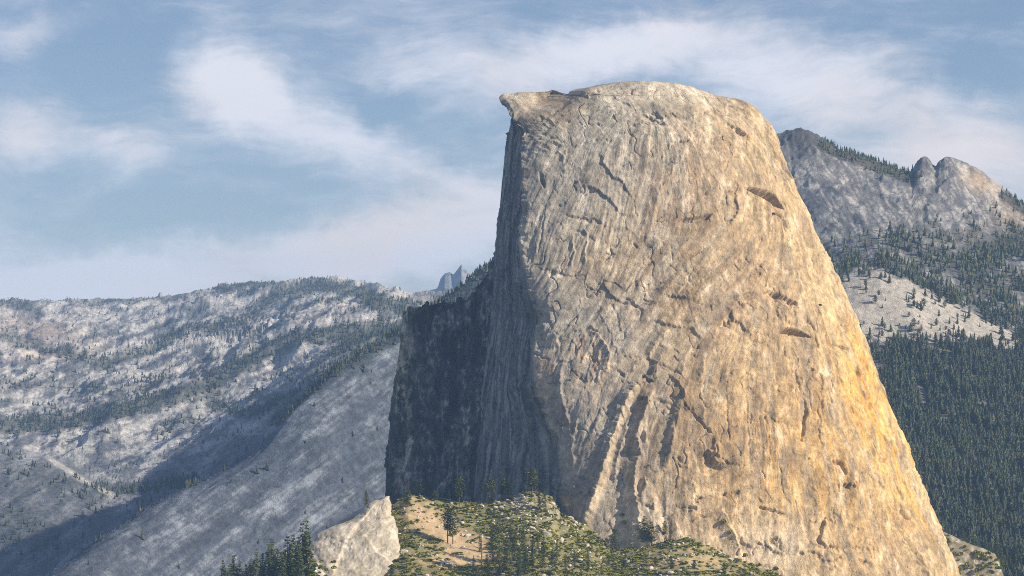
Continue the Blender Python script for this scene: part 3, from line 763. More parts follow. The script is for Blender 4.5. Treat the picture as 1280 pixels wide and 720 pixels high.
# --- left: canyon slabs and the far range
L_COLS = [-150, 60, 180, 300, 420, 520, 560, 617, 650, 710, 780]
L_TAB = [
    [(4300, 1050), (4700, 960), (5200, 850), (6000, 880), (7200, 700), (8000, 540), (8600, 570), (9500, 522), (11000, 440), (11500, 442), (13000, 404), (15000, 377), (17500, 420)],
    [(4350, 1040), (4900, 880), (5400, 722), (6200, 760), (7200, 680), (8000, 574), (8600, 598), (9500, 526), (11000, 448), (11500, 450), (13000, 406), (15000, 381), (17500, 420)],
    [(4400, 1030), (5200, 840), (5700, 640), (6500, 655), (7250, 645), (7900, 624), (8700, 575), (9500, 514), (11000, 448), (11500, 452), (13000, 404), (15000, 377), (17500, 420)],
    [(4450, 1020), (5450, 830), (6000, 578), (6800, 592), (7450, 580), (8050, 552), (8850, 515), (9600, 472), (11000, 418), (11500, 424), (13000, 386), (15000, 362), (17500, 420)],
    [(4500, 1020), (5700, 810), (6300, 463), (7000, 482), (7550, 488), (8250, 466), (9050, 438), (9800, 413), (11000, 388), (11600, 392), (12700, 364), (15000, 368), (17500, 420)],
    [(4550, 1020), (5950, 800), (6600, 404), (7300, 418), (7850, 424), (8550, 418), (9250, 410), (10000, 400), (11000, 384), (11600, 390), (12700, 384), (15000, 374), (17500, 420)],
    [(4560, 1020), (6050, 800), (6700, 374), (7400, 396), (7900, 410), (8600, 410), (9300, 405), (10050, 398), (11000, 388), (11600, 390), (12700, 383), (15000, 372), (17500, 420)],
    [(4580, 1020), (6150, 790), (6800, 331), (7500, 366), (8000, 390), (8650, 400), (9350, 398), (10100, 394), (11100, 390), (11650, 391), (12700, 384), (15000, 376), (17500, 420)],
    [(4590, 1020), (6220, 790), (6880, 318), (7560, 366), (8050, 390), (8680, 400), (9380, 398), (10150, 394), (11150, 390), (11700, 391), (12700, 384), (15000, 376), (17500, 420)],
    [(4600, 1020), (6300, 790), (6960, 352), (7620, 380), (8100, 395), (8700, 400), (9400, 398), (10200, 394), (11200, 390), (11700, 391), (12700, 384), (15000, 376), (17500, 420)],
    [(4600, 1020), (6300, 820), (6980, 440), (7640, 430), (8120, 420), (8720, 412), (9420, 404), (10200, 398), (11200, 392), (11700, 391), (12700, 384), (15000, 376), (17500, 420)]]
def l_noise(X, Y, Z, PX):
    far = sstep(6000, 11000, Y)
    warp = 300 * fbm(X / 900, Y / 900, 2, 201)
    h = 78 * far * ridged((X + warp) / 1500, (Y - X * .5 + warp) / 950, 4, 203, .45) * (1 - .7 * np.exp(-((Y - 15000) / 1100) ** 2))
    h += (5 + 20 * far) * ridged((X + .3 * Y) / 420, (Y - .5 * X) / 330, 5, 205, .6)
    h += 4 * fbm(X / 60, Y / 90, 5, 207, .6) + 8 * far * ridged(X / 110, Y / 150, 5, 209, .6)
    # slabs of the near canyon wall drop in ribs toward the valley
    h += (1 - far) * 6 * ridged((X - .55 * (Y - 6000)) / 150, Z / 700 + Y / 1500, 6, 211, .58)
    for (xa, ya, xb_, yb_, hh, wn, wf) in ((520, 10700, -60, 8700, 62, 420, 110), (480, 12300, -60, 10300, 66, 480, 120), (420, 13700, -60, 11900, 60, 420, 120), (300, 9500, 60, 8750, 40, 260, 90)):
        yl = ya + (yb_ - ya) * (PX - xa) / (xb_ - xa) + 130 * fbm(PX / 60, PX * 0 + ya, 3, 213); d = Y - yl
        h += hh * (.75 + .6 * fbm(PX / 50, PX * 0 + hh, 3, 215)) * np.where(d < 0, np.exp(-(d / wn) ** 2), np.exp(-(d / wf) ** 2)) * sstep(-80, 10, PX) * sstep(540, 470, PX)
    pk = 0
    for (cx, w_, hh) in ((200, 3.2, 40), (342, 4.5, 34), (322, 22, 14), (288, 8, 10), (20, 12, 10)):
        pk = pk + hh * np.exp(-((PX - cx) / w_) ** 2)
    h += pk * np.exp(-((Y - 15000) / 260) ** 2)
    return h
L_BANDS = [([(-40, 536), (0, 533), (87, 527), (163, 510), (233, 492), (280, 469), (327, 440), (379, 420), (443, 414), (500, 412)], 11, .95),
           ([(-40, 415), (0, 420), (58, 434), (128, 455), (192, 434), (233, 411), (292, 405), (350, 366)], 8, .8),
           ([(345, 366), (408, 358), (440, 362), (480, 380), (520, 386)], 10, .9), ([(120, 611), (157, 613), (200, 606), (240, 600)], 7, .9),
           ([(545, 384), (570, 370), (600, 352), (640, 325)], 16, .95), ([(500, 416), (450, 446), (408, 471), (370, 500), (345, 525)], 9, .75), ([(262, 504), (303, 519), (350, 504), (397, 487)], 7, .7),
           ([(-20, 374), (20, 378), (45, 390)], 7, .8), ([(270, 358), (320, 352), (350, 352)], 7, .9), ([(200, 540), (230, 520), (250, 500)], 7, .5),
           ([(100, 378), (160, 376), (230, 370)], 4, .6), ([(-20, 480), (60, 478), (150, 490), (210, 470)], 8, .45), ([(420, 440), (470, 420), (500, 405)], 7, .7), ([(-20, 575), (50, 590), (120, 625)], 14, .35), ([(0, 650), (60, 680)], 25, .3)]
def l_forest(px, py):
    d = np.zeros(px.shape); wob = 5 * fbm(px / 22, py / 12, 3, 221)
    for poly, w, s_ in L_BANDS:
        q, _, _ = polydist(px, py + wob, poly); d = np.maximum(d, s_ * sstep(w * 1.35, w * .55, q))
    al2 = px * .94 - py * .34; ac2 = px * .34 + py * .94
    bF = 4.6 * fbm(al2 / 70 + .2 * fbm(px / 15, py / 9, 3, 245), ac2 / 17, 3, 247, .5); fr_ = bF - np.floor(bF)
    d = np.maximum(d, .5 * sstep(.14, .02, np.minimum(fr_, 1 - fr_)) * sstep(-.1, .3, fbm(px / 40, py / 20, 2, 253)) * sstep(560, 500, py))
    d = np.maximum(d, .5 * sstep(.14, .5, fbm(px / 26, py / 11, 4, 223)) * sstep(560, 500, py))
    return d
def l_tint(X, Y, Z, px, py, nz):
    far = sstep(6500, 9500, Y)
    # bands of clean slab and lichened rock
    al = (px * .80 + -py * .60); ac = (px * .60 + py * .80)
    dk = np.exp(-(np.abs(perlin((ac + 5 * fbm(px / 40, py / 40, 2, 241)) / 13, al / 130, 243)) / .05) ** 2) * (1 - far)
    nE = -.35 * dk + .22 * fbm(ac / 3, al / 120, 6, 231, .62) + .75 * fbm(ac / 17, al / 110, 4, 232, .55) + .55 * fbm(px / 24, py / 20, 6, 233, .68)
    al2 = px * .94 - py * .34; ac2 = px * .34 + py * .94
    nF = .95 * fbm(al2 / 44, ac2 / 11, 4, 237, .55) + .42 * fbm(px / 8, py / 5, 6, 239, .68)
    bF = 4.6 * fbm(al2 / 70 + .2 * fbm(px / 15, py / 9, 3, 245), ac2 / 17, 3, 247, .5); bE = 3.6 * fbm(ac / 24 + .12 * fbm(px / 12, py / 12, 3, 249), al / 150, 3, 251, .5)
    nF = .75 * nF + .24 * shade_of(bF, 6); nE = .8 * nE + .20 * shade_of(bE, 7)
    n = nE + (nF - nE) * far
    n2 = fbm(px / 50, py / 25, 3, 235)
    T = lerp3(np.broadcast_to(np.array([.16, .17, .195]), px.shape + (3,)), np.array([.58, .575, .57]), sstep(-.05, .5, n * (.5 + .5 * far) + (.15 + .2 * far) * n2 + .16 * far + .02))
    T = lerp3(T, np.array([.085, .095, .11]), sstep(.1, .55, -n + .45 * n2) * (.55 + .05 * far))
    T = lerp3(T, np.array([.58, .46, .37]), .6 * np.clip(gauss(px, py, 35, 408, 70, 14, 8) + .6 * gauss(px, py, 60, 440, 60, 12), 0, 1))
    T = lerp3(T, np.array([.07, .08, .06]), .85 * l_forest(px, py))
    T = T * (1 + (1 - far)[..., None] * (np.array([.52, .60, .74]) - 1))  # near canyon wall tinted dim and blue to imitate shade and haze
    T = lerp3(T, np.array([.10, .11, .12]), .6 * gauss(px, py, 30, 640, 90, 60))  # shadow on the lower left slope, painted as a dark patch
    d, _, _ = polydist(px, py, [(60, 572), (100, 598), (155, 626)]); T = lerp3(T, np.array([.66, .64, .60]), .6 * sstep(5, 1, d + 2 * n) * (py < 620))
    return T
l_px = np.linspace(-140, 780, 610)
l_Y = (4400, 17400, 620)
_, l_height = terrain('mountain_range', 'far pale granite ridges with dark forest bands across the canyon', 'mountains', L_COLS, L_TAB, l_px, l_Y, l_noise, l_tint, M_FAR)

# --- distant spire
def small_peak(name, label, outline, Y, depth, base, nseed, tcol, mat, amp):
    xs = np.linspace(outline[0][0], outline[-1][0], 90)
    tp = ipl(xs, outline) + .5 * amp * fbm(xs / 4, xs * 0, 3, nseed)
    vs = np.concatenate([np.linspace(-1, 0, 30, endpoint=False), np.linspace(0, 1, 60)])
    U, Vv = np.meshgrid(xs, vs); TP = np.broadcast_to(tp, U.shape)
    py = TP + (base - TP) * np.abs(Vv) ** .9
    YY = Y - depth * Vv
    V = P3(U, py, YY)
    V[..., 1] += amp * 3 * ridged(U / 9, py / 22, 4, nseed + 3)
    V[..., 2] += amp * 1.2 * ridged(U / 5, py / 9, 4, nseed + 5) * np.minimum(np.abs(Vv) * 6, 1)
    n = fbm(U / 5, py / 9, 4, nseed + 7)
    T = lerp3(np.broadcast_to(np.array(tcol), U.shape + (3,)), np.array(tcol) * .45, sstep(-.1, .4, n))
    loc = P3(np.mean(xs), base, Y)
    return link(name, make_mesh(name, V - loc, grid_faces(*U.shape), tint=T, mat=mat), kind='structure', label=label, cat='mountain', loc=loc)
small_peak('rock_spire', 'distant hazy blue spire rising above the far ridge beside the cliff',
           [(505, 374), (520, 369), (538, 363), (547, 360), (551, 347), (556, 342), (562, 340), (567, 343), (572, 337), (577, 330), (580, 335), (586, 340), (592, 346), (600, 349), (625, 356), (650, 362)],
           19000, 700, 395, 241, (.30, .30, .31), M_FAR, 1.6)
# --- right: peaks, bald knob and forest slope
CREST = [(900, 205), (940, 190), (960, 178), (972, 168), (985, 164), (1000, 162), (1012, 163), (1022, 167), (1030, 173), (1045, 186), (1070, 195), (1100, 206), (1130, 215), (1141, 217), (1144, 209), (1148, 203),
         (1155, 198), (1161, 200), (1167, 208), (1171, 210), (1175, 203), (1182, 199), (1190, 199), (1203, 203), (1220, 212), (1240, 225), (1255, 238), (1268, 250), (1290, 268), (1340, 290), (1440, 315)]
R_COLS = [900, 985, 1045, 1100, 1160, 1220, 1340, 1440]
R_TAB = [
    [(4200, 1150), (4650, 1050), (5150, 950), (5550, 850), (5850, 700), (6050, 660), (6500, 520), (6900, 330), (7200, 200), (7900, 330)],
    [(4200, 1050), (4650, 940), (5150, 820), (5550, 680), (5850, 480), (6050, 450), (6500, 350), (6900, 250), (7200, 165), (7900, 330)],
    [(4200, 800), (4650, 650), (5150, 540), (5550, 430), (5850, 346), (6050, 352), (6500, 312), (6900, 235), (7200, 184), (7900, 330)],
    [(4200, 800), (4650, 650), (5150, 540), (5550, 428), (5850, 337), (6050, 345), (6500, 300), (6900, 245), (7200, 205), (7900, 330)],
    [(4200, 800), (4650, 655), (5150, 545), (5550, 432), (5850, 361), (6050, 362), (6500, 308), (6900, 250), (7200, 198), (7900, 330)],
    [(4200, 800), (4650, 660), (5150, 550), (5550, 440), (5850, 388), (6050, 380), (6500, 322), (6900, 262), (7200, 212), (7900, 330)],
    [(4200, 800), (4650, 670), (5150, 560), (5550, 470), (5850, 428), (6050, 405), (6500, 335), (6900, 300), (7200, 285), (7900, 360)],
    [(4200, 800), (4650, 680), (5150, 570), (5550, 490), (5850, 450), (6050, 430), (6500, 370), (6900, 330), (7200, 310), (7900, 380)]]
def r_noise(X, Y, Z, PX):
    up = sstep(6300, 6800, Y)
    h = 12 * ridged(X / 260, Y / 330, 4, 301) * (1 - .5 * up)
    h += up * (13 * ridged((X + .55 * Y) / 240 + .8 * fbm(X / 150, Y / 150, 2, 311), (Y - X) / 420, 6, 303, .52) + 2.5 * ridged((X + .3 * Y) / 50, Y / 160, 5, 305, .6))
    h += 2.5 * fbm(X / 25, Y / 30, 3, 307)
    rim = np.exp(-((Y - 7200) / 160) ** 2) * (np.exp(-((PX - 1000) / 32) ** 2) + .8 * np.exp(-((PX - 1158) / 14) ** 2))
    h += rim * 9 * ridged(X / 22, Y / 40, 4, 309)
    # scooped overhang on the second peak
    h -= 18 * gauss(PX, Y, 1228, 7020, 22, 60)
    return h * (1 - .4 * np.exp(-((Y - 7200) / 80) ** 2))
def bald(px, py):
    top = ipl(px, [(1040, 352), (1052, 343), (1075, 333), (1100, 338), (1150, 361), (1200, 384), (1250, 407), (1275, 424), (1300, 440)])
    bot = ipl(px, [(1040, 395), (1060, 412), (1085, 424), (1130, 424), (1180, 424), (1230, 430), (1275, 438), (1300, 440)])
    w = 9 * fbm(px / 16, py / 8, 4, 315)
    return sstep(-3, 2, py - top + w) * sstep(8, -6, py - bot + 2 * w)
def r_forest(px, py):
    d = sstep(385, 440, py + 26 * fbm(px / 22, py / 14, 4, 317)) * (1 - bald(px, py)) * np.clip(.85 + 1.2 * fbm(px / 30, py / 22, 3, 329), .12, 1)
    mid = sstep(275, 335, py + 22 * fbm(px / 24, py / 16, 3, 319) + .18 * (px - 1080)) * sstep(440, 400, py) * (1 - bald(px, py))
    d = np.maximum(d, mid * np.clip(.34 + .9 * fbm(px / 26, py / 20, 3, 325), .04, .8))
    q, _, _ = polydist(px, py, [(1030, 182), (1050, 191), (1080, 202), (1110, 212), (1142, 222)]); d = np.maximum(d, .9 * sstep(11, 4, q))
    q, _, _ = polydist(px, py, [(1255, 245), (1290, 270)]); d = np.maximum(d, .8 * sstep(9, 3, q))
    q, _, _ = polydist(px, py, [(1120, 300), (1160, 320), (1210, 330)]); d = np.maximum(d, .55 * sstep(22, 5, q))
    q, _, _ = polydist(px, py, [(1215, 345), (1250, 310), (1285, 300)]); d = np.maximum(d, .8 * sstep(26, 6, q))
    return np.maximum(d, .09 * bald(px, py))
def r_tint(X, Y, Z, px, py, nz):
    al = (px * .5 + py * .85); ac = (px * .85 - py * .5)
    wp = 6 * fbm(px / 30, py / 30, 2, 331)
    n = .5 * fbm((ac + wp) / 5, (al + wp) / 50, 5, 321, .6) + .5 * fbm(px / 22, py / 16, 6, 323, .66) - .8 * np.exp(-(np.abs(perlin((ac + wp) / 11, al / 70, 333)) / .06) ** 2) - .5 * np.exp(-(np.abs(perlin(px / 16, (py + wp) / 12, 335)) / .05) ** 2)
    T = lerp3(np.broadcast_to(np.array([.18, .185, .20]), px.shape + (3,)), np.array([.48, .47, .45]), sstep(-.25, .4, n))
    T = lerp3(T, np.array([.13, .13, .14]), .8 * sstep(.2, .55, -n))
    T = lerp3(T, np.array([.075, .075, .078]), .92 * np.clip(1.3 * gauss(px, py, 1000, 172, 36, 20) + gauss(px, py, 1155, 206, 9, 10), 0, 1))
    T = lerp3(T, np.array([.56, .43, .30]), .7 * np.clip(gauss(px, py, 1225, 228, 26, 13, 32) + .7 * gauss(px, py, 1265, 270, 26, 20), 0, 1))
    T = lerp3(T, np.array([.50, .47, .42]), (.9 - .35 * sstep(.0, .5, n)) * bald(px, py))
    T = lerp3(T, np.array([.075, .07, .05]), .92 * np.clip(1.25 * r_forest(px, py) * (1 - bald(px, py)), 0, 1))
    return T
r_px = np.linspace(900, 1430, 350)
r_Y = (4200, 7900, 380)
_, r_height = terrain('peak_ridge', 'grey rocky peaks above a bald pale knob and a dark forest slope', 'mountain', R_COLS, R_TAB, r_px, r_Y, r_noise, r_tint, M_RIDGE, crest=(8, CREST))

# --- foot of the dome: brushy hillside
HC = [(200, 770), (365, 748), (465, 735), (480, 690), (489, 632), (510, 618), (540, 623), (575, 628), (610, 628), (640, 620), (660, 614), (678, 616), (690, 621), (700, 640), (725, 652), (742, 660),
      (758, 678), (778, 684), (800, 681), (830, 674), (860, 672), (880, 680), (905, 692), (940, 706), (975, 718), (1010, 735), (1080, 770)]
HILL_PY0 = 800.0
def hill_pos(px, v):
    c = ipl(px, HC); Yc = ipl(px, [(200, 3380), (400, 3480), (500, 3560), (600, 3600), (700, 3605), (800, 3590), (1080, 3590)])
    py = HILL_PY0 + (c - HILL_PY0) * np.clip(v, 0, 1); Y = 3120 + (Yc - 3120) * v
    V = P3(px, py, Y)
    over = np.clip(v - 1, 0, 1)
    V[..., 2] -= over * 160
    V[..., 2] += 2.2 * fbm(V[..., 0] / 30, V[..., 1] / 40, 4, 401) * sstep(1.06, .97, v) + .8 * fbm(V[..., 0] / 7, V[..., 1] / 10, 3, 403)
    return V
def hill_at(px, py):
    c = ipl(px, HC); v = np.clip((HILL_PY0 - py) / (HILL_PY0 - c), 0, 1)
    return hill_pos(np.asarray(px, float), np.asarray(v, float)), v
def sandiness(px, py):
    s = gauss(px, py, 535, 650, 42, 16, 30) + gauss(px, py, 590, 685, 40, 16, 20) + .7 * gauss(px, py, 560, 700, 40, 12) + .55 * gauss(px, py, 860, 700, 60, 18)
    return np.clip(s + .35 * fbm(px / 14, py / 7, 3, 405), 0, 1)
def build_hill():
    U, Vv = np.meshgrid(np.linspace(200, 1080, 300), np.concatenate([np.linspace(0, 1, 130), np.linspace(1.02, 1.25, 12)]))
    V = hill_pos(U, Vv); px, py = to_pix(V)
    n = fbm(px / 9, py / 6, 4, 411)
    T = lerp3(np.broadcast_to(np.array([.19, .18, .08]), px.shape + (3,)), np.array([.52, .39, .235]), np.clip(sandiness(px, py) * 1.1 + .6 * n, 0, 1))
    T = lerp3(T, np.array([.50, .46, .39]), .7 * np.clip(gauss(px, py, 660, 632, 45, 18, 15), 0, 1) * sstep(-.3, .3, n))
    loc = P3(600, 720, 3350)
    link('hillside', make_mesh('hillside', V - loc, grid_faces(*U.shape), tint=T, mat=M_SOIL), kind='structure', loc=loc,
         label='sandy brush covered hillside at the foot of the granite dome', cat='hill')
build_hill()

# --- pale outcrop
def build_outcrop(name, label, rows, Yb, Yt, seed, ret=70, tint=((.44, .39, .31), (.58, .53, .44)), nr=130, ncl=130, veins=()):
    rows = np.asarray(rows, float)
    pys = np.linspace(rows[0, 0], rows[-1, 0], nr)
    Lx = np.interp(pys, rows[:, 0], rows[:, 1]) + 1.6 * fbm(pys / 8, pys * 0, 3, seed); Rx = np.interp(pys, rows[:, 0], rows[:, 2]) + 1.4 * fbm(pys / 7, pys * 0, 3, seed + 1)
    u = np.concatenate([np.linspace(-.4, 0, 14, endpoint=False), np.linspace(0, 1, ncl), np.linspace(1, 1.4, 15)[1:]])
    uc = np.clip(u, 0, 1); out = np.maximum(-u, 0) + np.maximum(u - 1, 0)
    sgn = np.where(u < .5, 1, -1)
    px = Lx[:, None] + (Rx - Lx)[:, None] * uc[None] + (sgn * (out * 12 - 0) * (out > 0))[None] * np.minimum((Rx - Lx)[:, None] / 60, 1)
    t = (pys - pys[0]) / (pys[-1] - pys[0])
    Y = (Yt + (Yb - Yt) * t ** .8)[:, None] + ret * (out / .4)[None] + 14 * ((2 * uc - 1) ** 4)[None]
    py = np.broadcast_to(pys[:, None], px.shape)
    V = P3(px, py, Y); N = grid_normals(V)
    if N[nr // 2, ncl // 2 + 14, 1] > 0: N = -N
    H = 1.3 * fbm(px / 30, py / 30, 4, seed + 2) + .5 * terrace(3 * fbm(px / 16, py / 11, 3, seed + 13))
    w = fbm(px / 26, py / 20, 4, seed + 3) * 3; fl = np.floor(w); H += .45 * (fl + sstep(.85, 1, w - fl)) + .10 * ridged(px / 6, py / 6, 3, seed + 4)
    cr = np.abs(perlin(px / 22, py / 15, seed + 5)); H -= .5 * np.exp(-(cr / .02) ** 2) * sstep(0, .3, fbm(px / 18, py / 24, 2, seed + 11))
    for vn in veins:      # the slab breaks into facets along its joints
        d_, t_, sd_ = polydist(px, py, vn); H += 1.6 * sstep(0, 2, d_) * np.where(sd_ > 0, 1, -.4) * np.maximum(1 - d_ / 40, 0)
    V = V + N * H[..., None]
    n = fbm(px / 10, py / 10, 4, seed + 6)
    T = lerp3(np.broadcast_to(np.array(tint[0]), px.shape + (3,)), np.array(tint[1]), sstep(-.1, .5, n))
    vein = np.exp(-(np.abs(perlin(px / 17 + .3 * n, py / 12, seed + 8)) / .035) ** 2)
    T = lerp3(T, np.array([.78, .75, .69]), .8 * vein * sstep(.0, .35, fbm(px / 20, py / 20, 2, seed + 9)))
    T = lerp3(T, np.array([.30, .27, .22]), .6 * sstep(.15, .5, -n))
    for vn in veins:
        d_, t_, sd_ = polydist(px, py, vn); T = lerp3(T, np.array([.82, .79, .73]), .35 * np.exp(-((d_ + 1.6 * n) / .6) ** 2) * sstep(-.2, .3, n))
    loc = P3(float(np.mean(rows[-1, 1:])), rows[-1, 0], Yb)
    return link(name, make_mesh(name, V - loc, grid_faces(*px.shape)[:, ::-1], tint=T, mat=M_OUT), loc=loc, label=label, cat='rock')
build_outcrop('rock_outcrop', 'large pale bare granite outcrop with white veins at the brushy hillside edge',
              [(620.5, 482, 487), (626, 468, 488), (632, 456, 489), (640, 450, 490), (648, 442, 492), (655, 424, 494), (660, 411, 495), (666, 398, 497), (678, 390, 499), (690, 387, 501), (700, 381, 502), (710, 374, 501), (720, 368, 500), (760, 345, 496)], 3300, 3470, 431,
              veins=([(444, 653), (462, 650), (487, 646)], [(452, 650), (440, 664), (428, 690), (418, 714)], [(388, 692), (410, 681), (442, 672)], [(442, 672), (455, 668), (472, 690), (494, 706)]))
build_outcrop('rock_ledge', 'narrow grey rock ledge sloping behind the pale outcrop',
              [(621, 476, 484), (630, 462, 484), (640, 445, 484), (650, 428, 484), (658, 412, 484), (664, 405, 484), (700, 400, 484), (760, 396, 484)], 3500, 3520, 441, 40, ((.30, .285, .25), (.42, .40, .36)), 80, 80)
build_outcrop('boulder_pile', 'broken grey and white rocks below the pale outcrop by the firs',
              [(700, 368, 384), (706, 364, 396), (712, 360, 404), (720, 356, 410), (760, 340, 420)], 3230, 3280, 451, 30, ((.42, .40, .35), (.74, .71, .65)), 50, 60)
build_outcrop('rock_shelf', 'brush flecked rock shelf at the foot of the dome under the forest slope',
              [(664, 1168, 1180), (670, 1165, 1192), (678, 1165, 1208), (686, 1165, 1230), (692, 1165, 1243), (702, 1165, 1249), (720, 1165, 1254), (770, 1160, 1262)], 3830, 3950, 461, 80, ((.20, .18, .11), (.40, .36, .28)), 90, 110)

# ------------------------------------------------------------------ vegetation
def conifer_mesh(seed, crown_base=.10, width=.15, whorls=20, per=7, power=.85, leaf=.030, shape='fir'):
    """unit-height conifer: (trunk verts/faces, crown verts/faces)"""
    r = np.random.default_rng(seed)
    hs = [0, .3, .65, .97]; rad = [.016, .013, .008, .0015]; V = []; Fc = []
    lean = r.normal(0, .012, 2)
    for h, q in zip(hs, rad):
        for i in range(6): V.append((lean[0] * h * h + q * cos(i * pi / 3), lean[1] * h * h + q * sin(i * pi / 3), h))
    for k_ in range(3):
        for i in range(6):
            a, b = k_ * 6 + i, k_ * 6 + (i + 1) % 6; Fc += [(a, b, b + 6, a + 6)]
    trunk = (np.array(V), np.array(Fc))
    V = []; Fc = []
    for w in range(whorls):
        t = w / (whorls - 1); z0 = crown_base + (.985 - crown_base) * t
        if shape == 'fir': R = width * (1 - t) ** power * (.75 + .5 * r.random()) + .008
        else: R = width * math.sin(pi * min(1, .16 + .84 * t) ** 1.0) ** .7 * (.6 + .6 * r.random()) + .01
        np_ = per if t < .8 else max(4, per - 2)
        a0 = r.random() * 6.28
        for b in range(np_):
            if r.random() < .10: continue
            an = a0 + b * 2 * pi / np_ + r.normal(0, .25); L = R * (.65 + .6 * r.random())
            droop = (-.35 if shape == 'fir' else .12) * L * (1 - .6 * t) + r.normal(0, .008)
            d = np.array([cos(an), sin(an), 0]); sd = np.array([-sin(an), cos(an), 0])
            ns = 3
            for s in range(ns):
                f = (s + .6) / ns; c = d * L * f + np.array([0, 0, z0 + droop * f * f])
                c[:2] += lean * z0 * z0
                sz = leaf * (1.15 - .45 * f) * (.7 + .6 * r.random()) * (1 if t < .85 else .7)
                for rep in range(2):
                    ax1 = sd * r.uniform(.6, 1) * (1 if rep else -1) + d * r.uniform(-.2, .7) + np.array([0, 0, r.uniform(-.5, .25)])
                    ax2 = d * r.uniform(.5, 1.1) + np.array([0, 0, r.uniform(-.35, .6)])
                    k0 = len(V); p = c + r.normal(0, sz * .25, 3)
                    V += [p, p + ax1 * sz * 1.1, p + (ax1 * .7 + ax2) * sz * 1.15, p + ax2 * sz]; Fc.append((k0, k0 + 1, k0 + 2, k0 + 3))
    return trunk, (np.array(V), np.array(Fc))

FIRS, PINES = [], []
for i in range(5):
    tr, cr_ = conifer_mesh(500 + i, .06 + .03 * (i % 2), .125 + .02 * (i % 3), 24, 7, .8, .034)
    FIRS.append((make_mesh('fir_trunk', *tr, mat=M_BARK), make_mesh('fir_crown', *cr_, smooth=False, mat=M_FIR)))
for i in range(4):
    tr, cr_ = conifer_mesh(520 + i, .22 + .08 * (i % 3), .16 + .03 * (i % 2), 17, 7, .8, .050, 'pine')
    PINES.append((make_mesh('pine_trunk', *tr, mat=M_BARK), make_mesh('pine_crown', *cr_, smooth=False, mat=M_PINE)))
def snag_mesh():
    r = np.random.default_rng(9); tr, _ = conifer_mesh(540); V = list(tr[0]); Fc = [tuple(q) for q in tr[1]]
    for b in range(16):
        z = .25 + .7 * r.random(); an = r.random() * 6.28; L = .05 + .07 * r.random() * (1.2 - z); k0 = len(V); w = .004
        d = np.array([cos(an), sin(an), .3]); V += [np.array([0, 0, z - w]), np.array([0, 0, z + w]), d * L + np.array([0, 0, z + w * .5]), d * L + np.array([0, 0, z - w * .5])]; Fc.append((k0, k0 + 1, k0 + 2, k0 + 3))
    return make_mesh('snag_trunk', np.array(V), np.array(Fc), smooth=False, mat=M_DEAD)
SNAG = snag_mesh()

def tree(kind, base, h, label, group=None, variant=None, wide=1.0):
    name, meshes = {'fir': ('fir_tree', FIRS), 'pine': ('pine_tree', PINES), 'snag': ('dead_tree', None)}[kind]
    root = link(name, None, label=label, cat='tree', group=group, loc=base)
    rz = random.random() * 6.28
    root.rotation_euler = (0, 0, rz)
    root.scale = (h * wide, h * wide, h)
    if kind == 'snag':
        link('trunk', SNAG, root)
    else:
        t_, c_ = meshes[(variant if variant is not None else random.randrange(99)) % len(meshes)]
        link('trunk', t_, root); link('crown', c_, root)
    return root

# hillside trees: (kind, px, base row, top row, width factor, label)
def hill_tree(kind, px, pyb, pyt, label, group=None, wide=1.0):
    (b, v) = hill_at(px, pyb); b = b.copy()
    h = (pyb - pyt) / F_PX * b[1] * 1.02
    b[2] -= .5
    return tree(kind, b, h, label, group, wide=wide)

NAMED = [
    ('pine', 509, 633, 610, 1.5, 'small round topped pine on the crest just beside the pale outcrop'),
    ('pine', 524, 621, 605, 1.9, 'squat bushy pine on the crest against the shadowed shoulder'),
    ('pine', 543, 627, 613, 1.9, 'low spreading pine on the sandy crest below the dark shoulder'),
    ('pine', 574, 634, 594, 1.0, 'tall slender pine standing alone on the crest before the dark cliff'),
    ('pine', 613, 630, 594, 1.0, 'thin airy pine on the crest beside the pair of round pines'),
    ('pine', 627, 624, 593, 1.25, 'fuller of two joined round pines on the crest below the cliff'),
    ('pine', 636, 624, 599, 1.3, 'shorter of two joined round pines on the crest below the cliff'),
    ('pine', 665, 621, 587, 1.45, 'biggest broad crowned pine on top of the boulder covered crest'),
    ('fir', 680, 640, 612, 1.3, 'dark narrow fir just below the broad pine on the crest'),
    ('fir', 674, 636, 616, 1.4, 'short dark fir tucked between the broad pine and the narrow fir'),
    ('pine', 559.5, 679, 632, 1.0, 'taller of the pine pair with bare lower trunks on the sandy slope'),
    ('pine', 566, 681, 635, 1.0, 'lower of the pine pair with bare lower trunks on the sandy slope'),
    ('snag', 565, 702, 681, 1.0, 'short grey dead trunk on the sand below the pine pair'),
    ('snag', 602, 710, 660, 1.1, 'tall brown dead tree on the sandy slope among green firs'),
    ('fir', 609, 722, 692, 1.3, 'small dense green fir at the foot of the brown dead tree'),
    ('fir', 624, 716, 645, .95, 'tallest dark fir in the middle of the hillside grove'),
    ('fir', 768, 687, 656, 1.35, 'dark fir against the base of the sunlit buttress'),
    ('pine', 805, 684, 645, 1.2, 'taller of two touching pines at the foot of the buttress'),
    ('pine', 815, 682, 652, 1.3, 'rounder of two touching pines at the foot of the buttress'),
    ('pine', 831, 676, 651, .9, 'thin pine alone on the brush beside the buttress pines'),
]
for kind, px, pb, pt, wd, lab in NAMED: hill_tree(kind, px, pb, pt, lab, wide=wd)
GROVE = [(616, 702, 655), (634, 712, 668), (649, 722, 684), (643, 700, 662), (657, 716, 682), (666, 704, 670), (679, 710, 671), (690, 720, 688), (696, 702, 676),
         (707, 716, 694), (718, 706, 688), (735, 714, 687), (727, 722, 702), (654, 688, 658), (638, 684, 656), (672, 686, 663), (752, 720, 704), (600, 690, 668), (592, 716, 694)]
for (x, b, t) in GROVE:
    hill_tree('fir', x, b, t, 'green fir in the loose grove on the bouldery middle of the hillside', 'firs in the hillside grove', wide=random.uniform(.95, 1.3))
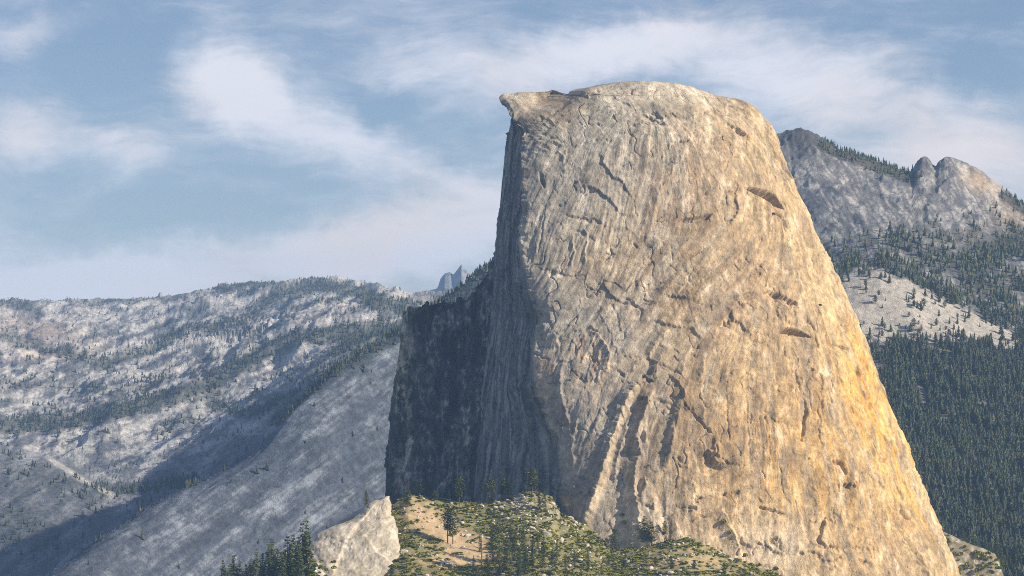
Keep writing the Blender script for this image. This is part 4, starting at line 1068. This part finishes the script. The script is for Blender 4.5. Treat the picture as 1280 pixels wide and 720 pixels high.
for (x, b, t) in [(840, 717, 699), (905, 720, 703), (868, 712, 700), (780, 714, 700), (930, 722, 709), (820, 706, 695), (760, 706, 694)]:
    hill_tree('pine', x, b, t, 'small scattered pine in the low brush under the sunlit rock face', 'small pines in the brush', wide=1.5)
for (x, b, t) in [(480, 722, 708), (474, 724, 700), (490, 722, 706), (503, 728, 716), (520, 726, 716), (540, 726, 714)]:
    hill_tree('pine', x, b, t, 'small pine at the foot of the pale outcrop', 'small pines below the outcrop', wide=1.3)
# row of firs below the outcrop
ROW = [(279, 700), (287, 704), (291, 695), (299, 701), (308, 706), (313, 697), (320, 687), (327, 692), (335, 680), (339, 674), (346, 686), (352, 690), (359, 671), (366, 669), (372, 676), (378, 655), (384, 651), (390, 690), (304, 712), (330, 700), (283, 710), (316, 704), (343, 694), (355, 684), (363, 690), (374, 688), (381, 670), (296, 714), (324, 708)]
for (x, t) in ROW:
    b = P3(x, 752 + random.uniform(-4, 8), 3240 + random.uniform(-30, 20)); _, pb = to_pix(b)
    lab = 'tallest fir at the end of the dark row next to the pale outcrop' if x == 384 else 'tall dark fir in the row rising in front of the canyon wall'
    tree('fir', b, (pb - t) / F_PX * b[1], lab, None if x == 384 else 'row of dark firs below the outcrop', wide=random.uniform(.85, 1.1))
# little firs on the grey ledge
for x, b_, t_, lab in ((458, 636, 611, 'tiny lone fir behind the top of the pale outcrop'), (408.5, 668, 655, 'tiny lone fir behind the low end of the pale outcrop')):
    b = P3(x, b_, 3520); tree('fir', b, (b_ - t_) / F_PX * 3520, lab, wide=1.3)
# trees along the shadowed shoulder
for x in list(np.linspace(512, 612, 15)):
    x = x + random.uniform(-2, 2); b = shoulder_top(x); b[2] -= 6
    tree('fir', b, random.uniform(7, 13), 'small dark conifer on the rim of the shadowed rock shoulder', 'conifers on the shoulder rim', wide=1.5)

# ---- forest as stuff: nearest trees of the right-hand slope are things of their own
def low_tree(tiers, sides, seed, wide):
    r = np.random.default_rng(seed); V = []; Fc = []
    for t in range(tiers):
        zb = .08 + .80 * t / tiers; zt = min(1.0, zb + 1.35 / tiers) if t < tiers - 1 else 1.0
        R = wide * (1 - t / tiers * .82) ; k0 = len(V); V.append((r.normal(0, .01), r.normal(0, .01), zt))
        for i in range(sides):
            a = 2 * pi * i / sides + t * .7; q = R * (.62 if i % 2 else 1.05) * r.uniform(.8, 1.2); V.append((q * cos(a), q * sin(a), zb + (.04 if i % 2 else -.015)))
        for i in range(sides): Fc.append((k0, k0 + 1 + i, k0 + 1 + (i + 1) % sides))
    return np.array(V), np.array(Fc)
def tree_tints(V, F, seed):
    # connected pieces of one tree share a colour: trees are laid out one after another
    r = np.random.default_rng(seed); cell = np.floor(V[:, :2] / 5.5).astype(int)
    key = (cell[:, 0] * 7919 + cell[:, 1] * 104729) % 4096
    g = np.exp(r.normal(0, .30, 4096)); t = np.stack([g * r.uniform(.85, 1.25, 4096), g, g * r.uniform(.8, 1.15, 4096)], -1)
    brown = r.random(4096) < .05; t[brown] = np.array([2.1, 1.25, 1.2])
    return t[key]
def scatter_mesh(templates, pos, h, wide, seed):
    r = np.random.default_rng(seed); n = len(pos); which = r.integers(0, len(templates), n); VV = []; FF = []; off = 0
    for t, (tv, tf) in enumerate(templates):
        idx = np.where(which == t)[0]
        if not len(idx): continue
        a = r.random(len(idx)) * 2 * pi; ca, sa = np.cos(a), np.sin(a); hh = h[idx]; ww = hh * wide[idx]
        x = (tv[None, :, 0] * ca[:, None] - tv[None, :, 1] * sa[:, None]) * ww[:, None]; y = (tv[None, :, 0] * sa[:, None] + tv[None, :, 1] * ca[:, None]) * ww[:, None]
        z = tv[None, :, 2] * hh[:, None]
        v = np.stack([x, y, z], -1) + pos[idx][:, None, :]
        VV.append(v.reshape(-1, 3)); FF.append((tf[None] + (np.arange(len(idx)) * len(tv))[:, None, None] + off).reshape(-1, tf.shape[1])); off += len(idx) * len(tv)
    return np.concatenate(VV), np.concatenate(FF)
T5 = [low_tree(5, 8, 600 + i, .15 + .035 * i) for i in range(5)]
T3 = [low_tree(3, 6, 620 + i, .20 + .02 * i) for i in range(3)]
T2 = [low_tree(2, 5, 630 + i, .24) for i in range(3)]

def spots(height, n, x0, x1, y0, y1, dens, seed, ypow=1.0):
    r = np.random.default_rng(seed); px = r.uniform(x0, x1, n); Y = y0 + (y1 - y0) * r.random(n) ** ypow
    p = height(px, Y); vx, vy = to_pix(p); k_ = r.random(n) < dens(vx, vy)
    return p[k_], vx[k_], vy[k_]
p, vx, vy = spots(r_height, 15500, 1040, 1390, 4350, 5900, r_forest, 701)
q, qx, qy = spots(r_height, 8500, 960, 1390, 5900, 7300, r_forest, 702)
p = np.concatenate([p, q]); vx = np.concatenate([vx, qx]); vy = np.concatenate([vy, qy])
h = (9 + 24 * rng.beta(2, 2.2, len(p)) * (1 + .5 * fbm(p[:, 0] / 60, p[:, 1] / 60, 2, 327))) * np.where(p[:, 1] > 6600, .62, 1) * np.where(bald(vx, vy) > .5, .8, 1)
p[:, 2] -= .8
# the ones that show largest: low on the slope, inside the frame
right_edge = ipl(vy, [(100, 800), (398, 1070), (498, 1107), (569, 1140), (644, 1173), (720, 1201), (800, 1226)])
vis = (vx > right_edge + 2) & (vx < 1276) & (vy > 560) & (vy < 716)
near_idx = np.where(vis)[0][np.argsort(p[vis][:, 1])][:110]
LABF = 'tall conifer low on the dense forest slope beside the dome foot'
for i in near_idx: tree('fir', p[i], h[i] * 1.1, LABF, 'conifers on the forest slope', wide=random.uniform(1.0, 1.3))
rest = np.setdiff1d(np.arange(len(p)), near_idx)
# sparse trees on the bald knob are countable
knob = rest[(bald(vx[rest], vy[rest]) > .6) & (vx[rest] < 1280)][:60]
for i in knob: tree('pine', p[i], h[i] * .9, 'little dark tree scattered on the bald pale granite knob', 'trees on the bald knob', wide=1.5)
rest = np.setdiff1d(rest, knob)
nearm = p[rest, 1] < 5900
V_, F_ = scatter_mesh(T5, p[rest][nearm], h[rest][nearm], rng.uniform(.9, 1.35, nearm.sum()), 711)
link('conifer_forest', make_mesh('conifer_forest', V_, F_, smooth=False, tint=tree_tints(V_, F_, 5), mat=M_WOOD), kind='stuff', label='dense dark conifer forest covering the slope below the bald knob', cat='forest')
V_, F_ = scatter_mesh(T3, p[rest][~nearm], h[rest][~nearm], rng.uniform(.9, 1.35, (~nearm).sum()), 712)
link('ridge_forest', make_mesh('ridge_forest', V_, F_, smooth=False, tint=tree_tints(V_, F_, 5), mat=M_WOOD), kind='stuff', label='dark tree line and groves on the rocky peaks above the knob', cat='forest')
p, vx, vy = spots(l_height, 68000, -120, 700, 5300, 15300, lambda a_, b_: np.clip(l_forest(a_, b_) * .9 + .02, 0, 1), 703, .85)
h = rng.uniform(9, 22, len(p)) * np.where(p[:, 1] > 11500, .75, 1) * np.where(p[:, 1] > 14200, .6, 1); p[:, 2] -= 1
V_, F_ = scatter_mesh(T2, p, h, rng.uniform(.9, 1.5, len(p)), 713)
link('far_forest', make_mesh('far_forest', V_, F_, smooth=False, tint=tree_tints(V_, F_, 5), mat=M_FARWOOD), kind='stuff', label='bands of small dark trees across the far granite range', cat='forest')
# ---- brush and talus on the hillside
def clump(seed, leaves=15):
    r = np.random.default_rng(seed); V = []; Fc = []
    for i in range(leaves):
        an = r.random() * 6.28; el = r.random() ** .7 * 1.5; R = .5 * r.uniform(.7, 1.05)
        c = np.array([R * cos(an) * cos(el), R * sin(an) * cos(el), .55 * R * 2 * sin(el) * .7 + .02]); a1 = r.normal(0, 1, 3); a1 /= np.linalg.norm(a1); a2 = np.cross(a1, r.normal(0, 1, 3)); a2 /= np.linalg.norm(a2)
        s = .27 * r.uniform(.7, 1.3); k0 = len(V); V += [c - a1 * s, c + a2 * s, c + a1 * s, c - a2 * s]; Fc.append((k0, k0 + 1, k0 + 2, k0 + 3))
    return np.array(V), np.array(Fc)
CL = [clump(800 + i) for i in range(5)]
def boulder_geo(seed):
    r = np.random.default_rng(seed)
    import bmesh
    bm = bmesh.new(); bmesh.ops.create_icosphere(bm, subdivisions=2, radius=.5)
    pl = [(r.normal(0, 1, 3), r.uniform(.28, .45)) for _ in range(9)]
    for v in bm.verts:
        c = np.array(v.co)
        for nrm, dd in pl:
            nn_ = nrm / np.linalg.norm(nrm); e = c @ nn_ - dd
            if e > 0: c = c - nn_ * e
        v.co = c * np.array([1, .9, .75]) + np.array([0, 0, .2])
    bm.verts.index_update(); V = np.array([tuple(v.co) for v in bm.verts]); Fc = np.array([[v.index for v in f.verts] for f in bm.faces]); bm.free()
    return V, Fc
BO = [boulder_geo(820 + i) for i in range(6)]
def hill_scatter(n, dens, seed):
    r = np.random.default_rng(seed); px = r.uniform(380, 1000, n); v = r.random(n) ** .9
    c = ipl(px, HC); py = HILL_PY0 + (c - HILL_PY0) * v; k_ = r.random(n) < dens(px, py)
    px, v, py = px[k_], v[k_], py[k_]
    return hill_pos(px, v), px, py
def brush_density(px, py):
    c = ipl(px, HC)
    d = .62 + 1.1 * fbm(px / 16, py / 6, 3, 421) - 1.1 * sandiness(px, py) - .35 * gauss(px, py, 660, 630, 45, 16, 15)
    return np.clip(d, .02, .9) * ((px > 487) | (py > 712))
bp_, bx, by = hill_scatter(19000, brush_density, 731)
V_, F_ = scatter_mesh(CL, bp_ - np.array([0, 0, .25]), rng.uniform(2.0, 4.6, len(bp_)), rng.uniform(1.3, 2.5, len(bp_)), 741)
link('brush', make_mesh('brush', V_, F_, smooth=False, mat=M_BRUSH), kind='stuff', label='low green brush covering the hillside below the dome', cat='shrubs')
def talus_density(px, py):
    return np.clip(1.1 * gauss(px, py, 655, 632, 52, 18, 14) + .6 * gauss(px, py, 690, 660, 50, 22, 20) + .22 + .5 * fbm(px / 15, py / 8, 3, 423), .03, 1) * (px > 487)
tp_, tx, ty = hill_scatter(5200, talus_density, 733)
sz = rng.uniform(1.4, 4.6, len(tp_)) * np.where(rng.random(len(tp_)) < .12, 1.9, 1)
order = np.argsort(-sz)
vis_t = [i for i in order if ty[i] < 716 and ty[i] > ipl(tx[i], HC) + 1][:46]
BM = [make_mesh('boulder', v_, f_, smooth=False, mat=M_BOULDER) for v_, f_ in BO]
for i in vis_t:
    s_ = sz[i] * 1.15; o = link('boulder', BM[i % 6], label='pale granite boulder lying in the brush and talus of the hillside', cat='boulder', group='boulders on the hillside', loc=tp_[i] - np.array([0, 0, .15 * s_]))
    o.scale = (s_ * random.uniform(.9, 1.5), s_, s_ * random.uniform(.8, 1.1)); o.rotation_euler = (random.uniform(-.3, .3), random.uniform(-.3, .3), random.random() * 6.28)
rest = np.setdiff1d(np.arange(len(tp_)), vis_t)
V_, F_ = scatter_mesh(BO, tp_[rest] - np.array([0, 0, .1]), sz[rest], rng.uniform(.9, 1.5, len(rest)), 743)
link('talus', make_mesh('talus', V_, F_, smooth=False, mat=M_BOULDER), kind='stuff', label='scattered small pale talus stones on the hillside', cat='stones')
# shrubs clinging to the dome and outcrops
def shrub(pos, s_, label, group=None):
    root = link('shrub', None, label=label, cat='shrub', group=group, loc=pos); root.scale = (s_,) * 3; root.rotation_euler = (0, 0, random.random() * 6.28)
    link('foliage', SHRUB[random.randrange(3)], root)
SHRUB = [make_mesh('foliage', *clump(850 + i, 60), smooth=False, mat=M_BRUSH) for i in range(3)]
for x, y, s_, lab in ((967, 266, 5, 'green shrub below the corner of the big overhang'), (978, 270, 6, 'larger green shrub below the corner of the big overhang'), (1025, 381, 5, 'lone dark shrub right of the thin arch'),
                      (949, 704, 8, 'green shrub at the base of the sunlit face'), (970, 710, 7, 'round green shrub at the base of the sunlit face'), (932, 692, 6, 'small green shrub at the toe of the dark pyramid buttress'),
                      (904, 652, 7, 'green shrub on top of the dark pyramid buttress'), (912, 665, 6, 'green shrub partway down the pyramid buttress'), (780, 652, 7, 'shrub in the dark cleft beside the buttress'), (778, 643, 6, 'upper shrub in the dark cleft beside the buttress')):
    c, nrm = on_dome(x, y); shrub(c + nrm * .3 - np.array([0, 0, s_ * .3]), s_, lab)
r_ = np.random.default_rng(91)
for i in range(46):
    x = r_.uniform(1180, 1250); t = r_.random(); top = ipl(x, [(1165, 664), (1180, 666), (1192, 671), (1208, 679), (1230, 687), (1243, 694), (1250, 704)]); y = top + 2 + (716 - top) * t
    shrub(P3(x, y, 3945 - 75 * (y - 662) / 60), r_.uniform(3, 7), 'green shrub on the rock shelf at the foot of the dome', 'shrubs on the rock shelf')
for x, y, h_ in ((1186, 672, 14), (1232, 690, 24), (1245, 700, 30), (1204, 678, 20), (1252, 706, 26)):
    tree('fir', P3(x, y, 3940), h_, 'conifer standing on the rock shelf at the foot of the dome', 'conifers on the rock shelf', wide=1.2)
for i in range(26):
    x = r_.uniform(372, 420); y = r_.uniform(702, 722)
    shrub(P3(x, y, 3255), r_.uniform(3, 6), 'green shrub among the broken rocks below the pale outcrop', 'shrubs below the outcrop')

# ------------------------------------------------------------------ haze
def build_haze():
    x0, x1, y0, y1, z0, z1 = -7000, 7000, -400, 22000, -1001.5, 1000
    V = np.array([(x, y, z) for z in (z0, z1) for y in (y0, y1) for x in (x0, x1)], float)
    Fq = [(0, 2, 3, 1), (4, 5, 7, 6), (0, 1, 5, 4), (2, 6, 7, 3), (0, 4, 6, 2), (1, 3, 7, 5)]
    m = bpy.data.materials.new('haze'); m.use_nodes = True; k = NT(m.node_tree); k.n.clear()
    out = k.node('ShaderNodeOutputMaterial'); v = k.node('ShaderNodeVolumePrincipled')
    v.inputs['Color'].default_value = (.34, .58, 1.0, 1); v.inputs['Density'].default_value = HAZE_DENSITY; v.inputs['Anisotropy'].default_value = 0.1
    k.l.new(v.outputs[0], out.inputs['Volume'])
    link('haze', make_mesh('haze', V, Fq, smooth=False, mat=m), kind='stuff', label='thin pale blue haze filling the valley air', cat='haze')
build_haze()
